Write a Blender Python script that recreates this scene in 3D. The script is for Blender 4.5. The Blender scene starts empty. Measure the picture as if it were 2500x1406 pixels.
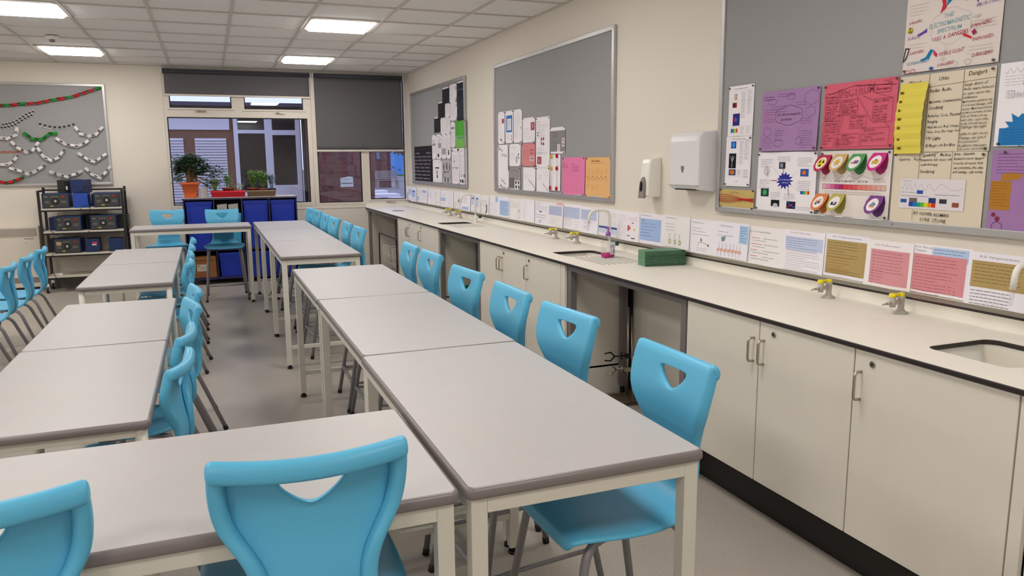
import bpy, bmesh, math, random
from mathutils import Vector, Matrix
R = math.radians
random.seed(7)
sc = bpy.context.scene
COL = sc.collection

# ---------------------------------------------------------------- camera, world, exposure
cam_d = bpy.data.cameras.new('camera'); cam = bpy.data.objects.new('camera', cam_d); COL.objects.link(cam)
cam_d.sensor_width = 36; cam_d.lens = 1868.3 / 2500 * 36; cam_d.clip_start = .02; cam_d.clip_end = 300
yaw, pitch, roll = .3739, -.1648, -.008
fwd = Vector((math.sin(yaw) * math.cos(pitch), math.cos(yaw) * math.cos(pitch), math.sin(pitch)))
rt = Vector((math.cos(yaw), -math.sin(yaw), 0)); up = rt.cross(fwd)
r2 = rt * math.cos(roll) + up * math.sin(roll); u2 = -rt * math.sin(roll) + up * math.cos(roll)
m = Matrix((r2, u2, -fwd)).transposed().to_4x4(); m.translation = Vector((0, 0, 1.4806))
cam.matrix_world = m
sc.camera = cam
sc.view_settings.view_transform = 'Standard'; sc.view_settings.look = 'None'
sc.view_settings.gamma = 1; sc.view_settings.use_curve_mapping = False
sc.view_settings.exposure = 1.47
LAMP = 7.6            # radiance of the ceiling panels
LAMP_COL = (1.0, .95, .90)
w = bpy.data.worlds.new('world'); sc.world = w; w.use_nodes = True
bg = w.node_tree.nodes['Background']; bg.inputs[0].default_value = (.42, .46, .72, 1); bg.inputs[1].default_value = .85

W = 2.6353; D = 10.6046; ZC = 2.6608           # right wall, far wall, ceiling
XL, YB = -4.9, -5.0                            # left wall and back wall, out of the frame

# ---------------------------------------------------------------- materials
def lin(c):
    return tuple((x / 12.92 if x <= .04045 else ((x + .055) / 1.055) ** 2.4) for x in c)
MATS = {}
def mat(name, rgb, rough=.5, metal=0, bump=0, bscale=200, var=0, vscale=8, spec=.5, coat=0, alpha=1, trans=0, ior=1.45, emit=None):
    if name in MATS: return MATS[name]
    mt = bpy.data.materials.new(name); mt.use_nodes = True; nt = mt.node_tree; b = nt.nodes['Principled BSDF']
    c = lin([x / 255 for x in rgb]); b.inputs['Base Color'].default_value = (*c, 1)
    b.inputs['Roughness'].default_value = rough; b.inputs['Metallic'].default_value = metal
    b.inputs['Specular IOR Level'].default_value = spec; b.inputs['Coat Weight'].default_value = coat
    b.inputs['Transmission Weight'].default_value = trans; b.inputs['IOR'].default_value = ior
    b.inputs['Alpha'].default_value = alpha
    if emit: b.inputs['Emission Color'].default_value = (*emit[0], 1); b.inputs['Emission Strength'].default_value = emit[1]
    if var or bump:
        tc = nt.nodes.new('ShaderNodeTexCoord')
    if var:
        n = nt.nodes.new('ShaderNodeTexNoise'); n.inputs['Scale'].default_value = vscale; n.inputs['Detail'].default_value = 4
        nt.links.new(tc.outputs['Object'], n.inputs['Vector'])
        r = nt.nodes.new('ShaderNodeValToRGB'); e = r.color_ramp.elements
        e[0].position = .3; e[1].position = .7
        e[0].color = (*[x * (1 - var) for x in c], 1); e[1].color = (*[min(1, x * (1 + var)) for x in c], 1)
        nt.links.new(n.outputs['Fac'], r.inputs['Fac']); nt.links.new(r.outputs['Color'], b.inputs['Base Color'])
    if bump:
        n2 = nt.nodes.new('ShaderNodeTexNoise'); n2.inputs['Scale'].default_value = bscale
        nt.links.new(tc.outputs['Object'], n2.inputs['Vector'])
        bn = nt.nodes.new('ShaderNodeBump'); bn.inputs['Strength'].default_value = bump; bn.inputs['Distance'].default_value = .002
        nt.links.new(n2.outputs['Fac'], bn.inputs['Height']); nt.links.new(bn.outputs['Normal'], b.inputs['Normal'])
    MATS[name] = mt; return mt
def paint(hexs, rough=.75):
    n = 'paper_' + hexs
    return mat(n, tuple(int(hexs[i:i + 2], 16) for i in (0, 2, 4)), rough, spec=.2)

M_wall = mat('wall_paint', (226, 219, 208), .7, bump=.15, bscale=350, spec=.2)
M_tile = mat('ceiling_tile', (238, 236, 234), .9, bump=.5, bscale=260, var=.03, vscale=60, spec=.1)
M_grid = mat('ceiling_bar', (206, 200, 194), .6)
M_top = mat('desk_laminate', (182, 179, 179), .42, var=.015, vscale=14, bump=.05, bscale=500)
M_edge = mat('desk_edge', (128, 120, 120), .33)
M_frame = mat('desk_frame', (214, 211, 200), .42)
M_blue = mat('chair_plastic', (92, 184, 224), .36, bump=.12, bscale=900)
M_leg = mat('chair_leg', (138, 136, 140), .38, metal=.25)
M_black = mat('black_plastic', (22, 21, 22), .5)
M_bench = mat('bench_laminate', (240, 236, 226), .45, var=.012, vscale=20)
M_core = mat('bench_core', (48, 40, 40), .45)
M_door = mat('cabinet_door', (228, 222, 210), .5, var=.01, vscale=12)
M_plinth = mat('plinth', (34, 30, 28), .6)
M_steel = mat('grey_frame', (118, 112, 112), .5, var=.03)
M_nickel = mat('nickel', (186, 176, 160), .32, metal=.9)
M_felt = mat('board_felt', (156, 156, 157), .95, var=.05, vscale=420, spec=.1)
M_alu = mat('aluminium', (186, 185, 186), .35, metal=.55)
M_white = mat('white_plastic', (226, 224, 228), .22)
M_sink = mat('sink_white', (222, 220, 210), .3)
M_tap = mat('tap_white', (236, 233, 226), .3)
M_gas = mat('gas_tap_grey', (178, 172, 164), .4)
M_yel = mat('yellow_plastic', (236, 222, 40), .4)
M_dkgreen = mat('dark_green', (12, 70, 52), .35)
M_green = mat('green_plastic', (14, 110, 50), .4)
M_towel = mat('towel_green', (112, 152, 124), .95, var=.06, vscale=90, spec=.1)
M_navy = mat('navy_board', (38, 38, 84), .5)
M_tray = mat('tray_blue', (28, 54, 168), .35)
M_terra = mat('terracotta', (206, 96, 48), .6, var=.05, vscale=20)
M_rack = mat('rack_black', (30, 28, 30), .5)
M_shelf = mat('rack_shelf', (196, 190, 176), .6)
M_psu = mat('instrument_blue', (22, 46, 94), .4)
M_psub = mat('instrument_blue_light', (34, 72, 168), .4)
M_panel = mat('instrument_panel', (58, 60, 60), .5)
M_upvc = mat('window_frame', (222, 214, 203), .35)
M_blind = mat('blind_fabric', (104, 102, 105), .9, bump=.3, bscale=700, var=.04, vscale=300, spec=.1)
M_blindd = mat('blind_head', (66, 66, 74), .6)
M_heater = mat('heater', (220, 212, 200), .5)
M_card = mat('cardboard', (150, 98, 54), .8, var=.06, vscale=15)
M_leaf = mat('leaf_dark', (72, 98, 70), .45, var=.25, vscale=30)
M_leaf2 = mat('leaf_bright', (126, 166, 78), .5, var=.2, vscale=30)
M_leaf3 = mat('leaf_pale', (150, 162, 118), .5, var=.15, vscale=30)
M_bark = mat('bark', (122, 96, 66), .8, bump=.6, bscale=60, var=.2, vscale=25)
M_soil = mat('soil', (50, 38, 30), .95)
M_wire = mat('wire_white', (205, 200, 190), .4)
M_grey = mat('grey_plastic', (140, 130, 124), .35)

def floor_mat():
    mt = bpy.data.materials.new('vinyl_floor'); mt.use_nodes = True; nt = mt.node_tree; b = nt.nodes['Principled BSDF']
    tc = nt.nodes.new('ShaderNodeTexCoord')
    a = nt.nodes.new('ShaderNodeTexNoise'); a.inputs['Scale'].default_value = 260; a.inputs['Detail'].default_value = 3
    nt.links.new(tc.outputs['Object'], a.inputs['Vector'])
    r = nt.nodes.new('ShaderNodeValToRGB'); e = r.color_ramp.elements
    e[0].position = .32; e[0].color = (*lin((.58, .545, .51)), 1); e[1].position = .62; e[1].color = (*lin((.76, .73, .69)), 1)
    nt.links.new(a.outputs['Fac'], r.inputs['Fac'])
    c = nt.nodes.new('ShaderNodeTexNoise'); c.inputs['Scale'].default_value = 1.4; c.inputs['Detail'].default_value = 5
    nt.links.new(tc.outputs['Object'], c.inputs['Vector'])
    r2 = nt.nodes.new('ShaderNodeValToRGB'); e = r2.color_ramp.elements
    e[0].position = .3; e[0].color = (.84, .84, .84, 1); e[1].position = .7; e[1].color = (1, 1, 1, 1)
    nt.links.new(c.outputs['Fac'], r2.inputs['Fac'])
    mx = nt.nodes.new('ShaderNodeMix'); mx.data_type = 'RGBA'; mx.blend_type = 'MULTIPLY'; mx.inputs[0].default_value = 1
    nt.links.new(r.outputs['Color'], mx.inputs[6]); nt.links.new(r2.outputs['Color'], mx.inputs[7])
    nt.links.new(mx.outputs[2], b.inputs['Base Color'])
    b.inputs['Roughness'].default_value = .38; b.inputs['Specular IOR Level'].default_value = .35
    return mt
def brick_mat(name, c1, c2, cm, scale=1.0):
    mt = bpy.data.materials.new(name); mt.use_nodes = True; nt = mt.node_tree; b = nt.nodes['Principled BSDF']
    tc = nt.nodes.new('ShaderNodeTexCoord'); sep = nt.nodes.new('ShaderNodeSeparateXYZ'); cb = nt.nodes.new('ShaderNodeCombineXYZ')
    nt.links.new(tc.outputs['Object'], sep.inputs[0])
    nt.links.new(sep.outputs['X'], cb.inputs['X']); nt.links.new(sep.outputs['Z'], cb.inputs['Y'])
    bt = nt.nodes.new('ShaderNodeTexBrick'); nt.links.new(cb.outputs[0], bt.inputs['Vector'])
    bt.inputs['Color1'].default_value = (*lin(c1), 1); bt.inputs['Color2'].default_value = (*lin(c2), 1); bt.inputs['Mortar'].default_value = (*lin(cm), 1)
    bt.inputs['Scale'].default_value = scale; bt.inputs['Brick Width'].default_value = .225; bt.inputs['Row Height'].default_value = .075
    bt.inputs['Mortar Size'].default_value = .008
    nt.links.new(bt.outputs['Color'], b.inputs['Base Color']); b.inputs['Roughness'].default_value = .9
    return mt
def glass_mat(name, tint=(1, 1, 1), r=.0):
    mt = bpy.data.materials.new(name); mt.use_nodes = True; nt = mt.node_tree
    for n in list(nt.nodes):
        if n.type != 'OUTPUT_MATERIAL': nt.nodes.remove(n)
    out = [n for n in nt.nodes if n.type == 'OUTPUT_MATERIAL'][0]
    t = nt.nodes.new('ShaderNodeBsdfTransparent'); t.inputs[0].default_value = (*tint, 1)
    g = nt.nodes.new('ShaderNodeBsdfGlossy'); g.inputs['Roughness'].default_value = r
    lw = nt.nodes.new('ShaderNodeLayerWeight'); lw.inputs[0].default_value = .5
    pw = nt.nodes.new('ShaderNodeMath'); pw.operation = 'POWER'; pw.inputs[1].default_value = 5; nt.links.new(lw.outputs['Facing'], pw.inputs[0])
    fr = nt.nodes.new('ShaderNodeMath'); fr.operation = 'MULTIPLY_ADD'; fr.inputs[1].default_value = .9; fr.inputs[2].default_value = .045; nt.links.new(pw.outputs[0], fr.inputs[0])
    mx = nt.nodes.new('ShaderNodeMixShader')
    nt.links.new(fr.outputs[0], mx.inputs[0]); nt.links.new(t.outputs[0], mx.inputs[1]); nt.links.new(g.outputs[0], mx.inputs[2])
    nt.links.new(mx.outputs[0], out.inputs[0]); return mt
M_floor = floor_mat()
M_brick = brick_mat('brick_wall', (.44, .25, .23), (.36, .20, .20), (.40, .28, .27))
M_glass = glass_mat('window_glass', (.93, .95, .97))
M_clear = glass_mat('clear_plastic', (.94, .94, .95), .05)

# ---------------------------------------------------------------- mesh helpers
class MB:
    def __init__(s): s.v = []; s.f = []; s.sm = []
    def add(s, vs, fs, smooth=False):
        o = len(s.v); s.v += [tuple(p) for p in vs]; s.f += [tuple(i + o for i in f) for f in fs]; s.sm += [smooth] * len(fs); return s
    def box(s, x0, y0, z0, x1, y1, z1):
        a, b = sorted((x0, x1)); c, d = sorted((y0, y1)); e, f = sorted((z0, z1))
        v = [(a, c, e), (b, c, e), (b, d, e), (a, d, e), (a, c, f), (b, c, f), (b, d, f), (a, d, f)]
        return s.add(v, [(0, 3, 2, 1), (4, 5, 6, 7), (0, 1, 5, 4), (1, 2, 6, 5), (2, 3, 7, 6), (3, 0, 4, 7)])
    def taper(s, x0, y0, z0, x1, y1, z1, k):       # box whose bottom is shrunk by k
        cx, cy = (x0 + x1) / 2, (y0 + y1) / 2
        s.box(x0, y0, z0, x1, y1, z1)
        for i in range(len(s.v) - 8, len(s.v) - 4):
            p = s.v[i]; s.v[i] = (cx + (p[0] - cx) * k, cy + (p[1] - cy) * k, p[2])
        return s
    def cyl(s, p0, p1, r0, r1=None, n=16, cap=True):
        r1 = r0 if r1 is None else r1; p0, p1 = Vector(p0), Vector(p1); d = (p1 - p0).normalized()
        a = d.orthogonal().normalized(); b = d.cross(a)
        vs = []
        for p, r in ((p0, r0), (p1, r1)):
            for i in range(n):
                t = 2 * math.pi * i / n; vs.append(p + (a * math.cos(t) + b * math.sin(t)) * r)
        s.add(vs, [(i, (i + 1) % n, n + (i + 1) % n, n + i) for i in range(n)], True)
        if cap: s.add(vs, [tuple(range(n))[::-1], tuple(range(n, 2 * n))])
        return s
    def tube(s, pts, r, n=10, round_=0, cap=True):
        pts = [Vector(p) for p in pts]
        if round_:
            q = [pts[0]]
            for i in range(1, len(pts) - 1):
                a, b, c = pts[i - 1], pts[i], pts[i + 1]
                d1 = min(round_, (a - b).length * .45); d2 = min(round_, (c - b).length * .45)
                s0 = b + (a - b).normalized() * d1; s1 = b + (c - b).normalized() * d2
                for k in range(6):
                    t = k / 5; q.append(s0 * (1 - t) ** 2 + b * 2 * t * (1 - t) + s1 * t * t)
            q.append(pts[-1]); pts = q
        vs = []; a = None
        for i, p in enumerate(pts):
            d = (pts[min(i + 1, len(pts) - 1)] - pts[max(i - 1, 0)]).normalized()
            if a is None: a = d.orthogonal().normalized()
            a = (a - d * a.dot(d)).normalized(); b = d.cross(a)
            for k in range(n):
                t = 2 * math.pi * k / n; vs.append(p + (a * math.cos(t) + b * math.sin(t)) * r)
        L = len(pts)
        s.add(vs, [(j * n + i, j * n + (i + 1) % n, (j + 1) * n + (i + 1) % n, (j + 1) * n + i) for j in range(L - 1) for i in range(n)], True)
        if cap: s.add(vs, [tuple(range(n))[::-1], tuple(range((L - 1) * n, L * n))])
        return s
    def lathe(s, prof, c=(0, 0), n=24, cap=True):  # prof of (r,z)
        vs = [(c[0] + r * math.cos(2 * math.pi * i / n), c[1] + r * math.sin(2 * math.pi * i / n), z) for r, z in prof for i in range(n)]
        L = len(prof)
        s.add(vs, [(j * n + i, j * n + (i + 1) % n, (j + 1) * n + (i + 1) % n, (j + 1) * n + i) for j in range(L - 1) for i in range(n)], True)
        if cap: s.add(vs, [tuple(range(n))[::-1], tuple(range((L - 1) * n, L * n))])
        return s
    def prism(s, poly, d0, d1, ax='y'):            # polygon in the other two axes, extruded along ax
        def P(a, b, d): return {'y': (a, d, b), 'x': (d, a, b), 'z': (a, b, d)}[ax]
        n = len(poly); vs = [P(a, b, d0) for a, b in poly] + [P(a, b, d1) for a, b in poly]
        s.add(vs, [tuple(range(n)), tuple(range(n, 2 * n))[::-1]] + [(i, n + i, n + (i + 1) % n, (i + 1) % n) for i in range(n)]); return s
    def build(s, name, mt, parent=None, bevel=0, seg=2, loc=None, rot=None, fix=True):
        me = bpy.data.meshes.new(name); me.from_pydata(s.v, [], s.f)
        me.polygons.foreach_set('use_smooth', s.sm); me.materials.append(mt)
        if fix:
            bm = bmesh.new(); bm.from_mesh(me); bmesh.ops.remove_doubles(bm, verts=bm.verts, dist=1e-5)
            bmesh.ops.recalc_face_normals(bm, faces=bm.faces)
            if bevel:
                ed = [e for e in bm.edges if len(e.link_faces) == 2 and e.calc_face_angle(0) > .6]
                bmesh.ops.bevel(bm, geom=ed, offset=bevel, segments=seg, profile=.5, affect='EDGES', clamp_overlap=True)
            bm.to_mesh(me); bm.free()
        o = bpy.data.objects.new(name, me); COL.objects.link(o)
        if parent: o.parent = parent
        if loc: o.location = loc
        if rot: o.rotation_euler = rot
        return o
def rrect(x0, z0, x1, z1, r, n=6):
    P = []
    for cx, cz, a0 in ((x1 - r, z1 - r, 0), (x0 + r, z1 - r, 90), (x0 + r, z0 + r, 180), (x1 - r, z0 + r, 270)):
        for k in range(n + 1):
            a = R(a0 + 90 * k / n); P.append((cx + r * math.cos(a), cz + r * math.sin(a)))
    return P
def plate(outer, holes, z0, z1):
    """flat plate with holes, made from a 2D curve"""
    cu = bpy.data.curves.new('c', 'CURVE'); cu.dimensions = '2D'; cu.fill_mode = 'BOTH'; cu.extrude = (z1 - z0) / 2
    for poly in [outer] + holes:
        sp = cu.splines.new('POLY'); sp.points.add(len(poly) - 1); sp.use_cyclic_u = True
        for i, (a, b) in enumerate(poly): sp.points[i].co = (a, b, 0, 1)
    ob = bpy.data.objects.new('c', cu); COL.objects.link(ob)
    me = bpy.data.meshes.new_from_object(ob); bpy.data.objects.remove(ob)
    for v in me.vertices: v.co.z += (z0 + z1) / 2
    mb = MB(); mb.add([v.co[:] for v in me.vertices], [tuple(p.vertices) for p in me.polygons]); bpy.data.meshes.remove(me); bpy.data.curves.remove(cu)
    return mb
def thing(name, label, cat, loc=(0, 0, 0), rz=0, group=None):
    o = bpy.data.objects.new(name, None); COL.objects.link(o); o.empty_display_size = .05
    o.location = loc; o.rotation_euler = (0, 0, rz); o['label'] = label; o['category'] = cat
    if group: o['group'] = group
    return o
def tag(o, label, cat, group=None, kind=None):
    if label: o['label'] = label
    if cat: o['category'] = cat
    if group: o['group'] = group
    if kind: o['kind'] = kind
    return o
def struct(o): o['kind'] = 'structure'; return o
def dup(root, loc, rz, label, group=None):
    r = root.copy(); COL.objects.link(r); r.location = loc; r.rotation_euler = (0, 0, rz); r['label'] = label
    if group: r['group'] = group
    for ch in list(root.children):
        c = ch.copy(); COL.objects.link(c); c.parent = r
        for g in list(ch.children):
            d = g.copy(); COL.objects.link(d); d.parent = c
    return r

# ================================================================ THE ROOM
def xz(mb):       # a plate drawn in x,y with thickness z is stood up: thickness along y
    mb.v = [(a, c, b) for a, b, c in mb.v]; return mb
def rect(x0, z0, x1, z1): return [(x0, z0), (x1, z0), (x1, z1), (x0, z1)]
struct(MB().box(XL, YB, -.08, W + .12, D, 0).build('floor', M_floor))
struct(MB().box(XL, YB, ZC + .008, W + .12, D + .25, ZC + .06).build('ceiling', M_tile))
g = MB(); xg = [.2632 + .606 * k for k in range(-9, 4)]
yg = [5.568 + .6 * k for k in range(-17, 9)]
for x in xg: g.box(x - .012, YB, ZC - .002, x + .012, D, ZC + .012)
for y in yg: g.box(XL, y - .012, ZC - .0015, W, y + .012, ZC + .012)
g.box(W - .02, YB, ZC - .003, W, D, ZC + .012).box(XL, D - .02, ZC - .003, W, D, ZC + .012)
struct(g.build('trim_1', M_grid))
struct(MB().box(W, YB, 0, W + .12, D + .25, ZC + .02).build('wall_right', M_wall))
struct(MB().box(XL - .12, YB, 0, XL, D, ZC + .02).build('wall_left', M_wall))
struct(MB().box(XL, YB - .12, 0, W, YB, ZC + .02).build('wall_back', M_wall))
wf = xz(plate(rect(XL, 0, W, ZC + .007), [rect(-.45, .9, 2.612, 2.645)], D, D + .25))
wf.box(1.33, D - .004, .02, 1.345, D, .86).box(-.45, D - .006, .862, 2.612, D, .882)
struct(wf.build('wall_far', M_wall))
struct(MB().box(XL, D - .014, 0, -.3, D, .1).build('baseboard_far', M_steel))

# ---------------------------------------------------------------- windows
def window(n, holes, outer, handles):
    e = thing('window_%d' % n, '', '', (0, 0, 0)); struct(e)
    xz(plate(outer, [rect(*h) for h in holes], D, D + .07)).build('window_frame', M_upvc, e, .004)
    b = MB()
    for h in holes:          # glazing bead round each pane
        x0, z0, x1, z1 = h
        for q in ((x0, z0, x1, z0 + .012), (x0, z1 - .012, x1, z1), (x0, z0, x0 + .012, z1), (x1 - .012, z0, x1, z1)): b.box(q[0], D + .012, q[1], q[2], D + .03, q[3])
    b.build('glazing_bead', M_black, e)
    for x0, z0, x1, z1 in holes: MB().box(x0 + .004, D + .034, z0 + .004, x1 - .004, D + .038, z1 - .004).build('pane', M_glass, e)
    for x, z, s in handles:
        h = MB().box(x - .03, D - .012, z - .01, x + .03, D, z + .012); h.tube([(x, D - .012, z), (x, D - .03, z), (x + s * .1, D - .034, z - .004)], .007)
        h.build('handle', M_nickel if s > 0 else M_upvc, e, .002)
    return e
window(1, [(-.38, 2.165, .345, 2.57), (.498, 2.16, 1.23, 2.57), (-.42, .953, 1.275, 2.05)], rect(-.449, .9, 1.33, 2.644), [(-.06, 2.125, 1), (.89, 2.118, 1)])
window(2, [(1.385, .938, 1.97, 2.57), (2.08, .968, 2.575, 2.57)], rect(1.331, .9, 2.611, 2.644), [(2.32, .925, 1)])
c_ = MB()
for (x0, z0, x1, z1) in ((-.41, 2.137, .375, 2.142), (.468, 2.132, 1.26, 2.137), (2.05, .944, 2.6, .949)): c_.box(x0, D - .001, z0, x1, D + .002, z1)
struct(c_.build('trim_2', M_steel))

def blind(x0, x1, zb, label):
    e = thing('roller_blind', label, 'blind', ((x0 + x1) / 2, D - .035, 2.6), 0, 'roller blinds')
    hw = (x1 - x0) / 2
    MB().cyl((-hw + .01, 0, 0), (hw - .01, 0, 0), .022, n=20).build('roller', M_blindd, e)
    MB().box(-hw, -.024, .012, hw, .03, .03).build('head_rail', M_blindd, e, .002)
    v = []; n = 36; f = []
    rows = 14
    for j in range(rows + 1):
        for i in range(n + 1):
            u = i / n * 2 - 1; t = j / rows
            y = .012 + .004 * math.sin(u * 7 + 1.3) * t + .002 * math.sin(u * 17) * t
            v.append((u * (hw - .02), y, -.02 - t * (2.6 - zb - .03)))
    for j in range(rows):
        for i in range(n): a = j * (n + 1) + i; f.append((a, a + 1, a + n + 2, a + n + 1))
    b = MB(); b.add(v, f, True); o = b.build('fabric', M_blind, e)
    s = o.modifiers.new('s', 'SOLIDIFY'); s.thickness = .0015
    MB().box(-hw + .01, .004, zb - 2.6 - .012, hw - .01, .022, zb - 2.6 + .012).build('bottom_bar', M_upvc, e, .003)
    for s_ in (-1, 1): MB().box(s_ * hw - .006, -.028, -.03, s_ * hw + .006, .034, .034).build('bracket', M_white, e, .003)
    return e
blind(-.44, 1.335, 2.318, 'wide charcoal roller blind rolled nearly up over the potted plants')
b_ = blind(1.365, 2.565, 1.632, 'charcoal roller blind pulled far down beside the room corner')
ch = MB(); ch.tube([(.615, -.02, .0), (.617, -.02, -.6), (.62, -.02, -1.2), (.63, -.018, -1.24), (.632, -.02, -1.2), (.628, -.02, -.6), (.624, -.02, 0)], .0025, 6); ch.build('pull_cord', M_white, b_)

# ---------------------------------------------------------------- ceiling lights
M_lamp = mat('light_diffuser', (250, 246, 240), .6, emit=(LAMP_COL, LAMP))
def light_panel(name):
    e = thing(name, '', 'ceiling light')
    MB().box(-.288, -.288, -.004, .288, .288, .03).build('housing', M_grid, e)
    d = MB(); d.add([(-.262, -.26, -.004), (.262, -.26, -.004), (.262, .26, -.004), (-.262, .26, -.004), (-.245, -.243, -.022), (.245, -.243, -.022), (.245, .243, -.022), (-.245, .243, -.022)],
                    [(4, 5, 6, 7), (0, 1, 5, 4), (1, 2, 6, 5), (2, 3, 7, 6), (3, 0, 4, 7)])
    d.build('diffuser', M_lamp, e); return e
L0 = None
lab = {(1, 2): 'bright square ceiling light panel, right of the two nearer the camera', (1, 6): 'small bright square ceiling light above the window, right of the two far ones',
       (0, 2): 'bright ceiling light panel cut by the left edge of the picture', (0, 6): 'bright ceiling light above the grey board with paper chains'}
for ix, x in enumerate((-1.242, 1.175, -3.66)):
    for k in (2, 6, -2, -6, -10, -14):
        y = 5.568 + .6 * k + .3; l = lab.get((ix, k), 'square ceiling light panel out of view behind or left of the camera')
        if L0 is None: L0 = light_panel('ceiling_light'); o = L0; o.location = (x, y, ZC)
        else: o = dup(L0, (x, y, ZC), 0, l)
        o['label'] = l; o['group'] = 'square ceiling light panels'
e = thing('smoke_detector', 'small round cream smoke detector on the ceiling between the left lights', 'smoke detector', (-1.265, 8.477, ZC))
MB().lathe([(.055, 0), (.055, -.02), (.045, -.03), (.028, -.032)], n=28).build('base', M_bench, e)
MB().lathe([(.024, -.032), (.024, -.05), (.012, -.056)], n=20).build('sensor', M_grey, e)

# ================================================================ OUTSIDE THE WINDOWS
M_out = mat('outside_render', (132, 94, 74), .9, var=.08, vscale=3)
M_owhite = mat('outside_white', (236, 232, 236), .6)
M_oglass = mat('dark_glass', (44, 36, 40), .12, spec=.6)
M_pave = mat('paving', (128, 122, 122), .9, var=.1, vscale=2)
M_grass = mat('grass', (70, 110, 48), .95, var=.2, vscale=3)
struct(MB().box(-60, D + .26, -.1, 90, 160, -.02).build('ground_outside', M_pave)); bpy.data.objects['ground_outside'].name = 'trim_3'
tag(MB().box(19, 64, -.02, 60, 82, .12).build('lawn', M_grass), 'strip of green grass seen through the right window', 'grass', kind='stuff')
e = thing('building', 'brown building with white framed doors and shutters right outside the large window', 'building', (0, 14, 0))
MB().box(-5, 0, -.02, 1.56, 4, 2.41).build('wall', M_out, e)
MB().box(-5.2, -.25, 2.41, 1.6, 4, 2.47).build('roof', mat('roof_edge', (74, 68, 84), .7), e)
MB().box(-.56, -.03, 2.03, .395, 0, 2.235).build('white_panel', M_owhite, e)
for x0, x1 in ((-.16, .33), (-.85, -.335)):
    s = MB()
    for k in range(26):
        z = 1.89 - k * .046; s.box(x0, -.05, z - .04, x1, -.02, z - .014)
        s.box(x0, -.02, z - .04, x1, 0, z)
    s.build('shutter', M_owhite, e)
MB().box(-.3, -.04, 0, -.2, 0, .86).box(-.9, -.02, .0, .4, 0, .86).build('plinth_panel', M_oglass, e)
fr = xz(plate(rect(.455, .05, 1.54, 2.38), [rect(.525, 1.0, .955, 1.97), rect(.525, 2.03, .955, 2.3), rect(1.08, 1.095, 1.465, 1.945), rect(1.08, 2.03, 1.465, 2.3)], -.08, 0))
fr.build('door_frame', M_owhite, e, .006)
MB().box(.5, -.02, .9, 1.5, -.005, 2.35).build('door_glass', M_oglass, e)
MB().cyl((1.6, -.1, 0), (1.6, -.1, 2.4), .035).build('drain_pipe', M_black, e)
e = thing('building', 'red brick wall end outside behind the window with the pinned note', 'building', (1.62, 13, 0))
MB().box(0, 0, -.02, 1.0, .9, 3.0).build('wall', M_brick, e)
e = thing('paper_note', 'small pale blue note stuck on the low glass pane under the long blind', 'note', (1.765, D + .046, 1.215))
MB().prism([(-.085, -.07), (.09, -.068), (.086, .066), (.03, .072), (-.02, .062), (-.084, .05)], 0, .001).build('sheet', mat('note_blue', (214, 226, 255), .7), e)
t = MB()
for k in range(9): t.box(-.075 + k * .0175, -.0015, -.028, -.063 + k * .0175, -.0005, -.014)
for k in range(5): t.box(-.065 + k * .027, -.0015, .03, -.05 + k * .027, -.0005, .036)
t.build('writing', paint('283040'), e)
e = thing('brick_pier', 'far red brick pier with a dark sign seen through the right window', 'wall', (9.12, 45, 0))
MB().box(0, 0, -.02, .94, .6, 4).build('wall', M_brick, e)
sg = MB().box(.03, -.04, 1.58, .38, 0, 2.2).build('sign', mat('sign_grey', (52, 56, 70), .5), e)
t = MB()
for k, z in enumerate((1.95, 1.86, 1.77, 1.68)): t.box(.1 + .01 * k, -.05, z, .3, -.042, z + .035)
t.build('lettering', paint('b8bcc8'), sg)
e = thing('park_bench', 'pale wooden bench in front of the far brick pier outside', 'bench', (9.55, 43.6, 0))
b = MB()
for k in range(5): b.box(-.62 + 0, .28, .5 + k * .1, .52, .32, .57 + k * .1)
for k in range(4): b.box(-.62, -.2 + k * .13, .42, .6, -.1 + k * .13, .45)
b.build('slats', mat('old_wood', (150, 140, 132), .8), e)
for x in (-.6, .56):
    for y in (-.18, .3): MB().box(x - .04, y - .04, 0, x + .04, y + .04, .44 if y < 0 else .95).build('leg', MATS['old_wood'], e)
for (x, y, wd, lb) in ((4.2, 21.2, .75, 'pale low outdoor table, farthest of those outside the right window'), (3.9, 18.9, .95, 'long pale low outdoor table, middle of those outside the right window'), (4.0, 16.6, .6, 'pale low outdoor table, nearest outside the right window')):
    e = thing('outdoor_table', lb, 'table', (x, y, 0), 0, 'outdoor tables')
    MB().box(-wd / 2, -.3, .62, wd / 2, .3, .7).build('tabletop', M_owhite, e)
    for sx in (-1, 1): MB().box(sx * wd * .4 - .04, -.2, 0, sx * wd * .4 + .04, .2, .62).build('leg', MATS['old_wood'], e)
e = thing('fence', 'dark railing fence outside before the light blue building', 'fence', (17, 60, 0))
f = MB(); f.box(-2, 0, .3, 4, .05, .4).box(-2, 0, 1.7, 4, .05, 1.8)
for k in range(26): f.box(-2 + k * .24, 0, 0, -1.95 + k * .24, .05, 2)
f.build('railing', M_black, e)
e = thing('building', 'light blue building far away behind the dark railings', 'building', (22, 85, 0))
MB().box(-2.5, 0, -.02, 9, 6, 3.2).build('wall', mat('blue_cladding', (96, 150, 214), .7), e)
MB().box(-2.7, -.3, 3.2, 9, 6, 3.5).build('roof', M_owhite, e)
e = thing('tree', 'dark bare tree outside at the edge of the right window', 'tree', (14.2, 58, 0))
tr = MB(); tr.tube([(0, 0, 0), (.1, 0, 1.5), (-.05, 0, 3)], .22)
for k in range(14):
    a = random.uniform(0, 6.28); z = random.uniform(1.6, 3); l = random.uniform(1, 2.4)
    tr.tube([(0, 0, z), (l * .5 * math.cos(a), .3 * math.sin(a), z + .5), (l * math.cos(a), .5 * math.sin(a), z + random.uniform(.2, 1.2))], .05, 6)
tr.build('trunk', M_bark, e)
f = MB()
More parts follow.
